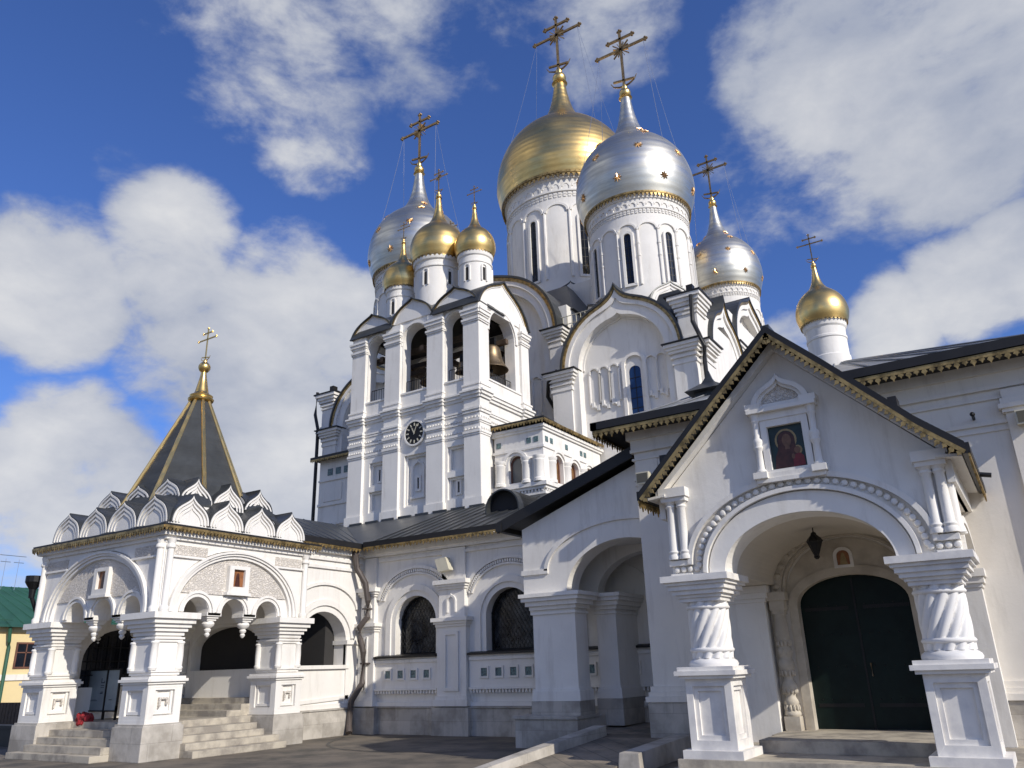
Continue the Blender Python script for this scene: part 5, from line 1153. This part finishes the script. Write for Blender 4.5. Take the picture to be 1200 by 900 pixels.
q = MB(); q.wall(fP, [(IC+.06, 5.28), (IC+.28, 5.28), (IC+.27, 5.45), (IC+.21, 5.52), (IC+.12, 5.50), (IC+.07, 5.40)], -.02, -.0005); q.build('painted_red_robe', 'icon_red', icn)
# roof with fascia and lace along the rake
RY0, RY1 = 14.36, HY
rakeL = [(PC, 7.86), (-4.60, 6.58), (-6.14, 5.03)]; rakeR = [(PC, 7.86), (-2.35, 6.95), (-1.05, 5.60), (-.42, 5.05)]
q = MB()
for rk in (rakeL, rakeR):
    for i in range(len(rk)-1):
        (xa, za), (xb, zb) = rk[i], rk[i+1]; q.slab3([(xa, RY0, za), (xb, RY0, zb), (xb, RY1, zb), (xa, RY1, za)], (0, 0, .085))
q.box(PC-.08, PC+.08, RY0, RY1, 7.88, 7.98)
pr = q.build('roof', 'roof', pp)
q = MB()
for rk in (rakeL, rakeR):
    for i in range(len(rk)-1):
        (xa, za), (xb, zb) = rk[i], rk[i+1]; q.slab3([(xa, RY0-.012, za+.11), (xb, RY0-.012, zb+.11), (xb, RY0-.012, zb-.05), (xa, RY0-.012, za-.05)], (0, .05, 0))
for (x, s) in ((-6.14, -1), (-.42, 1)):
    q.box(x-.06, x+.06, RY0, RY1, 4.96, 5.14)
q.tube([(-.40, 16.6, 5.02), (-.18, 16.6, 4.97)], .045, 8)
for (x, z) in ((-5.62, 5.62), (-1.35, 5.95)): q.box(x-.07, x+.07, RY0+.1, RY0+.5, z-.02, z+.2)
q.build('gutter', 'roof_edge', pp)
q = MB()
for rk in (rakeL, rakeR):
    for i in range(len(rk)-1):
        (xa, za), (xb, zb) = rk[i], rk[i+1]; t = Vector((xb-xa, 0, zb-za)).normalized(); dn = Vector((t.z, 0, -t.x))
        if dn.z > 0: dn = -dn
        q.lace((xa, RY0+.0, za-.04), (xb, RY0+.0, zb-.04), dn, (0, -1, 0), .19, pitch=.105)
q.lace((-6.16, RY0, 4.98), (-6.16, RY1, 4.98), (0, 0, -1), (-1, 0, 0), .22, pitch=.13); q.lace((-.40, RY0, 4.98), (-.40, RY1, 4.98), (0, 0, -1), (1, 0, 0), .22, pitch=.13)
q.build('gold_lace', 'lace_gold', pp)
q = MB()
for sx in (-1, 1):
    xe = GX0-.12 if sx < 0 else GX1+.12
    q.slab3([(PC, 14.66, 7.74), (xe, 14.66, 7.74-abs(xe-PC)*.985), (xe, 14.66, 7.74-abs(xe-PC)*.985-.13), (PC, 14.66, 7.58)], (0, .26, 0))
    q.slab3([(xe+sx*.2, 14.62, 4.98), (xe-sx*.2, 14.62, 5.02), (xe-sx*.2, RY1, 5.02), (xe+sx*.2, RY1, 4.98)], (0, 0, .05)); q.box(min(xe-.1*sx, xe+.02*sx), max(xe-.1*sx, xe+.02*sx), 14.85, RY1, 4.62, 5.0)
q.build('raking_cornice', 'plaster', pp)

# ------------------------------------------------------------------ ramp porch
rpch = thing('lean_to_porch', 'white lean-to porch with one square pillar and a half hidden arch over the ramp', 'porch', (-10, 18.8, 0))
RY = 18.8; fQ = front(RY)
q = MB(); RC, RR = -8.62, 1.71
q.wall(fQ, [(-11.66, 3.76), (RC-RR-.001, 3.76)]+arc(RC, 3.76, RR, 1.25, 24, 180, 65)+[(-7.9, 4.89), (-7.9, 6.95), (-11.66, 5.55)], -.66, 0)
q.band(fQ, arc(RC, 4.33, 2.36, 1.26, 20, 178, 72), arc(RC, 4.33, 2.25, 1.15, 20, 178, 72), -.1, .05); q.fbox(fQ, -11.7, RC-2.24, 4.29, 4.42, -.6, .05)
q.box(-11.66, -10.9, RY+.7, GY-.2, 3.76, 5.5); q.wall(front(RY+.7), [(-10.95, 5.05), (-7.95, 5.05), (-7.95, 6.2), (-10.95, 5.5)], -2.0, 0)
q.wall(front(RY+1.6), [(-10.9, 3.76), (RC-RR+.1, 3.76)]+arc(RC, 3.76, RR-.1, 1.1, 20, 180, 65)+[(-7.95, 4.75), (-7.95, 5.1), (-10.9, 5.1)], -.4, 0)
q.build('arch_wall', 'plaster', rpch)
def sq_pillar(x0, x1, y0, y1, zb):
    q = MB(); q.box(x0, x1, y0, y1, zb, 3.5)
    cornice(q, x0, x1, y0, y1, [(zb, zb+.24, .06), (zb+.24, zb+.30, .035), (3.24, 3.30, .04), (3.36, 3.46, .07), (3.46, 3.58, .15), (3.58, 3.68, .23), (3.68, 3.78, .28)])
    return q.build('pillar', 'plaster', rpch)
sq_pillar(-11.42, -10.14, RY+.03, RY+.68, 1.1); sq_pillar(-10.22, -9.63, 20.2, GY+.1, 1.1)
q = MB(); q.box(-11.9, -10.07, RY-.26, RY+.9, 0, .68); q.box(-11.94, -10.05, RY-.3, RY+.92, .68, .76); q.box(-11.5, -10.08, RY-.06, RY+.76, .76, 1.1)
q.box(-10.5, -10.07, RY+.9, GY, 0, .72); q.box(-10.3, -9.55, 20.12, GY, .44, 1.1); q.build('plinth', 'stone', rpch)
q = MB(); s0 = (-12.2, 5.62); s1 = (-8.0, 7.12)
q.slab3([(s0[0], 18.45, s0[1]), (s1[0], 18.45, s1[1]), (s1[0], 24.5, s1[1]), (s0[0], 24.5, s0[1])], (0, 0, .14)); seamlines(q, (s0[0], 18.6, s0[1]+.15), (s0[0], 24, s0[1]+.15), (s1[0], 18.6, s1[1]+.15), (s1[0], 24, s1[1]+.15), 8)
rr = q.build('roof', 'roof', rpch)
q = MB(); q.slab3([(s0[0]-.05, 18.43, s0[1]+.16), (s1[0], 18.43, s1[1]+.16), (s1[0], 18.43, s1[1]-.14), (s0[0]-.05, 18.43, s0[1]-.14)], (0, .06, 0)); q.box(-12.28, -12.1, 18.4, 21.0, 5.52, 5.76); q.build('gutter', 'roof_edge', rpch)

# ------------------------------------------------------------------ small things
def kerb(name, label, p):
    q = MB(); q.hexa(p); o = q.build(name, 'stone', loc=p[0]); return tag(o, label, 'kerb wall')
kerb('kerb_wall', 'low stone kerb wall beside the ramp, ending at the twisted column pedestal', [(-7.28, 14.9, 0), (-6.82, 14.9, 0), (-7.05, 18.28, 0), (-7.52, 18.28, 0), (-7.25, 14.93, .34), (-6.85, 14.93, .34), (-7.08, 18.26, .40), (-7.49, 18.26, .40)])
kerb('kerb_wall', 'low sloping stone kerb wall beside the ramp, ending at the square pillar plinth', [(-9.55, 13.2, 0), (-9.25, 13.2, 0), (-9.25, 18.5, 0), (-9.62, 18.5, 0), (-9.53, 13.22, .16), (-9.27, 13.22, .16), (-9.27, 18.48, .56), (-9.60, 18.48, .56)])
# lantern under the arch
ln = thing('lantern', 'dark hanging lantern under the wide arch of the gabled porch', 'lantern', (-3.5, 16.9, 4.05))
q = MB(); q.lathe([(.02, -.22), (.06, -.18), (.05, -.14), (.15, .12), (.17, .14), (.13, .2), (.06, .27), (.05, .31), (.02, .33)], (-3.5, 16.9, 4.02), 6); q.build('lantern_body', 'iron', ln)
q = MB(); q.tube([(-3.5, 16.9, 4.34), (-3.5, 16.9, 4.46)], .012, 5); q.build('chain', 'iron', ln)
def floodlight(x, z, label, Y=HY, w_=.17):
    o = thing('floodlight', label, 'floodlight', (x, Y, z), 'floodlights fixed to the white walls'); f_ = front(Y)
    q = MB(); q.hexa([f_(x-w_, z-.12, .10), f_(x+w_, z-.12, .10), f_(x+w_, z-.16, .36), f_(x-w_, z-.16, .36), f_(x-w_, z+.12, .10), f_(x+w_, z+.12, .10), f_(x+w_, z+.13, .36), f_(x-w_, z+.13, .36)]); q.build('housing', 'lampbody', o)
    q = MB(); q.hexa([f_(x-w_*.85, z-.13, .362), f_(x+w_*.85, z-.13, .362), f_(x+w_*.85, z-.13, .372), f_(x-w_*.85, z-.13, .372), f_(x-w_*.85, z+.10, .362), f_(x+w_*.85, z+.10, .362), f_(x+w_*.85, z+.10, .372), f_(x-w_*.85, z+.10, .372)]); q.build('lamp_glass', 'lampglass', o)
    q = MB(); q.fbox(f_, x-.03, x+.03, z-.03, z+.03, 0, .12); q.build('bracket', 'iron', o)
floodlight(-7.60, 6.32, 'floodlight on the hall wall, close beside the left eave of the gabled porch')
floodlight(.62, 6.33, 'floodlight on the hall pilaster, farthest right of the floodlights')
fl = thing('wall_lamp', 'pale box floodlight tilted on the gallery pilaster between the two grilled windows', 'floodlight', (-16.3, GY, 5.3), 'floodlights fixed to the white walls'); f_ = front(GY)
q = MB(); q.hexa([f_(-16.45, 5.0, .2), f_(-16.0, 5.05, .2), f_(-16.0, 5.05, .45), f_(-16.45, 5.0, .45), f_(-16.6, 5.42, .2), f_(-16.15, 5.47, .2), f_(-16.15, 5.47, .45), f_(-16.6, 5.42, .45)]); q.build('housing', 'lampbody', fl)
q = MB(); q.tube([f_(-16.3, 5.25, 0), f_(-16.3, 5.25, .22)], .03, 6); q.build('bracket', 'iron', fl)
q = MB(); q.tube([(-.27, HY+.02, 6.50), (-.27, HY-.42, 6.50)], .03, 8); q.ball((-.27, HY-.43, 6.5), .05, 8); tag(q.build('flag_bracket', 'iron', loc=(-.27, HY, 6.5)), 'short black metal rod sticking out of the hall wall beside the pilaster', 'bracket')
# notice board and red cloth in the tent porch
nb_ = thing('notice_board', 'framed grey blue notice board standing at the top of the tent porch steps', 'notice board', (-24.2, 14.6, .84)); f_ = front(14.7)
q = MB()
q.band(f_, [(-25.0, 1.06), (-25.0, 2.26), (-23.35, 2.26), (-23.35, 1.06), (-25.0, 1.06)], [(-24.96, 1.10), (-24.96, 2.22), (-23.39, 2.22), (-23.39, 1.10), (-24.96, 1.10)], -.03, .03)
q.fbox(f_, -24.02, -23.97, .84, 2.34, -.03, .035)
for x in (-25.0, -23.4): q.fbox(f_, x, x+.05, .84, 1.22, -.03, .03)
q.build('frame', 'iron', nb_)
q = MB(); q.fbox(f_, -24.97, -24.02, 1.09, 2.23, -.012, .006); q.fbox(f_, -23.97, -23.38, 1.09, 2.23, -.012, .006); pn = q.build('panel', 'board', nb_)
q = MB()
for (x0, x1, z0, z1) in ((-24.30, -24.27, 1.86, 2.0), (-24.27, -24.12, 1.86, 1.885), (-24.14, -24.12, 1.86, 1.93), (-24.3, -24.13, 1.78, 1.80), (-24.3, -24.13, 1.73, 1.745), (-24.3, -24.16, 1.56, 1.59), (-24.26, -24.14, 1.60, 1.62), (-24.75, -24.4, 1.36, 1.375), (-24.7, -24.45, 1.39, 1.40), (-23.8, -23.65, 1.38, 1.40)): q.fbox(f_, x0, x1, z0, z1, .004, .010)
q.build('printed_line', 'ink', pn)
q = MB()
for k in range(46):
    t = k*2.4; r = .30*math.sqrt((k+.5)/46); q.ball((-23.72+r*1.2*math.cos(t), 13.98+.12*math.sin(t), .78+(.46-r)*random.random()*1.0), .055+.035*random.random(), 8, .8+.5*random.random())
tag(q.build('red_flowers', 'red', loc=(-23.72, 13.98, .67), smooth=True), 'heap of red flowers below the notice board on the porch steps', 'flowers')
# yellow house beyond the porch
yh = thing('yellow_house', 'yellow two storey house with a green metal roof behind the tent porch', 'house', (-54, 20, 0))
fY = right(-50); q = MB(); q.box(-62, -50, 14, 34, 0, 5.0); q.fbox(fY, 14, 34, 4.72, 5.0, -.1, .12); q.build('wall', 'yellow', yh)
q = MB(); q.fbox(fY, 14, 34, 2.12, 2.44, -.1, .08); q.fbox(fY, 14, 34, 0, .42, -.1, .1); q.build('white_band', 'plaster', yh)
q = MB(); q.hexa([(-62.5, 13.5, 5.0), (-49.4, 13.5, 5.0), (-49.4, 34.5, 5.0), (-62.5, 34.5, 5.0), (-57, 19, 7.8), (-55, 19, 7.8), (-55, 29, 7.8), (-57, 29, 7.8)]); seamlines(q, (-49.4, 14, 5.02), (-49.4, 34, 5.02), (-55, 19, 7.8), (-55, 29, 7.8), 22, .03); rf = q.build('roof', 'green', yh)
q = MB()
for y in (25.2, 26.0): q.tube([(-54, y, 7.5), (-54, y, 9.4)], .015, 4); q.tube([(-54, y-.4, 9.6), (-54, y+.4, 9.6)], .02, 4); q.tube([(-54, y-.3, 9.2), (-54, y+.3, 9.2)], .02, 4)
q.build('antenna', 'chainmetal', rf)
for y in (16.2, 19.2, 25.35, 28.4):
    q = MB(); q.band(fY, [(y-.6, 2.75), (y-.6, 4.2), (y+.6, 4.2), (y+.6, 2.75), (y-.6, 2.75)], [(y-.5, 2.85), (y-.5, 4.1), (y+.5, 4.1), (y+.5, 2.85), (y-.5, 2.85)], -.1, .06); q.fbox(fY, y-.03, y+.03, 2.8, 4.15, -.05, .05); q.fbox(fY, y-.5, y+.5, 3.6, 3.66, -.05, .05); wd = q.build('window', 'window_wood', yh)
    q = MB(); q.fbox(fY, y-.52, y+.52, 2.82, 4.12, -.05, .02); q.build('pane', 'glass', wd)
q = MB(); q.tube([(-49.6, 24.05, 5.0), (-49.75, 24.2, 4.2), (-49.88, 24.3, 3.9), (-49.88, 24.3, 0)], .1, 8); q.tube([(-49.6, 24.1, 5.4), (-49.4, 14, 5.4)], .03, 5); q.build('rain_pipe', 'green', yh)
q = MB(); q.box(-37, -25.6, 14.6, 15.0, 0, .55); q.box(-37, -25.6, 14.55, 15.05, .55, .64); tag(q.build('low_wall', 'roof_edge', loc=(-30, 14.8, 0)), 'low dark wall running behind the tent porch towards the yellow house', 'wall')
q = MB()
for k in range(46): x = -36.9+k*.24; q.box(x, x+.2, 17.0, 17.05, .1, 1.25)
for z in (.35, 1.0): q.box(-37, -25.8, 17.05, 17.1, z, z+.08)
tag(q.build('board_fence', 'wood', loc=(-30, 17, 0)), 'brown board fence behind the low dark wall at the far left', 'fence')
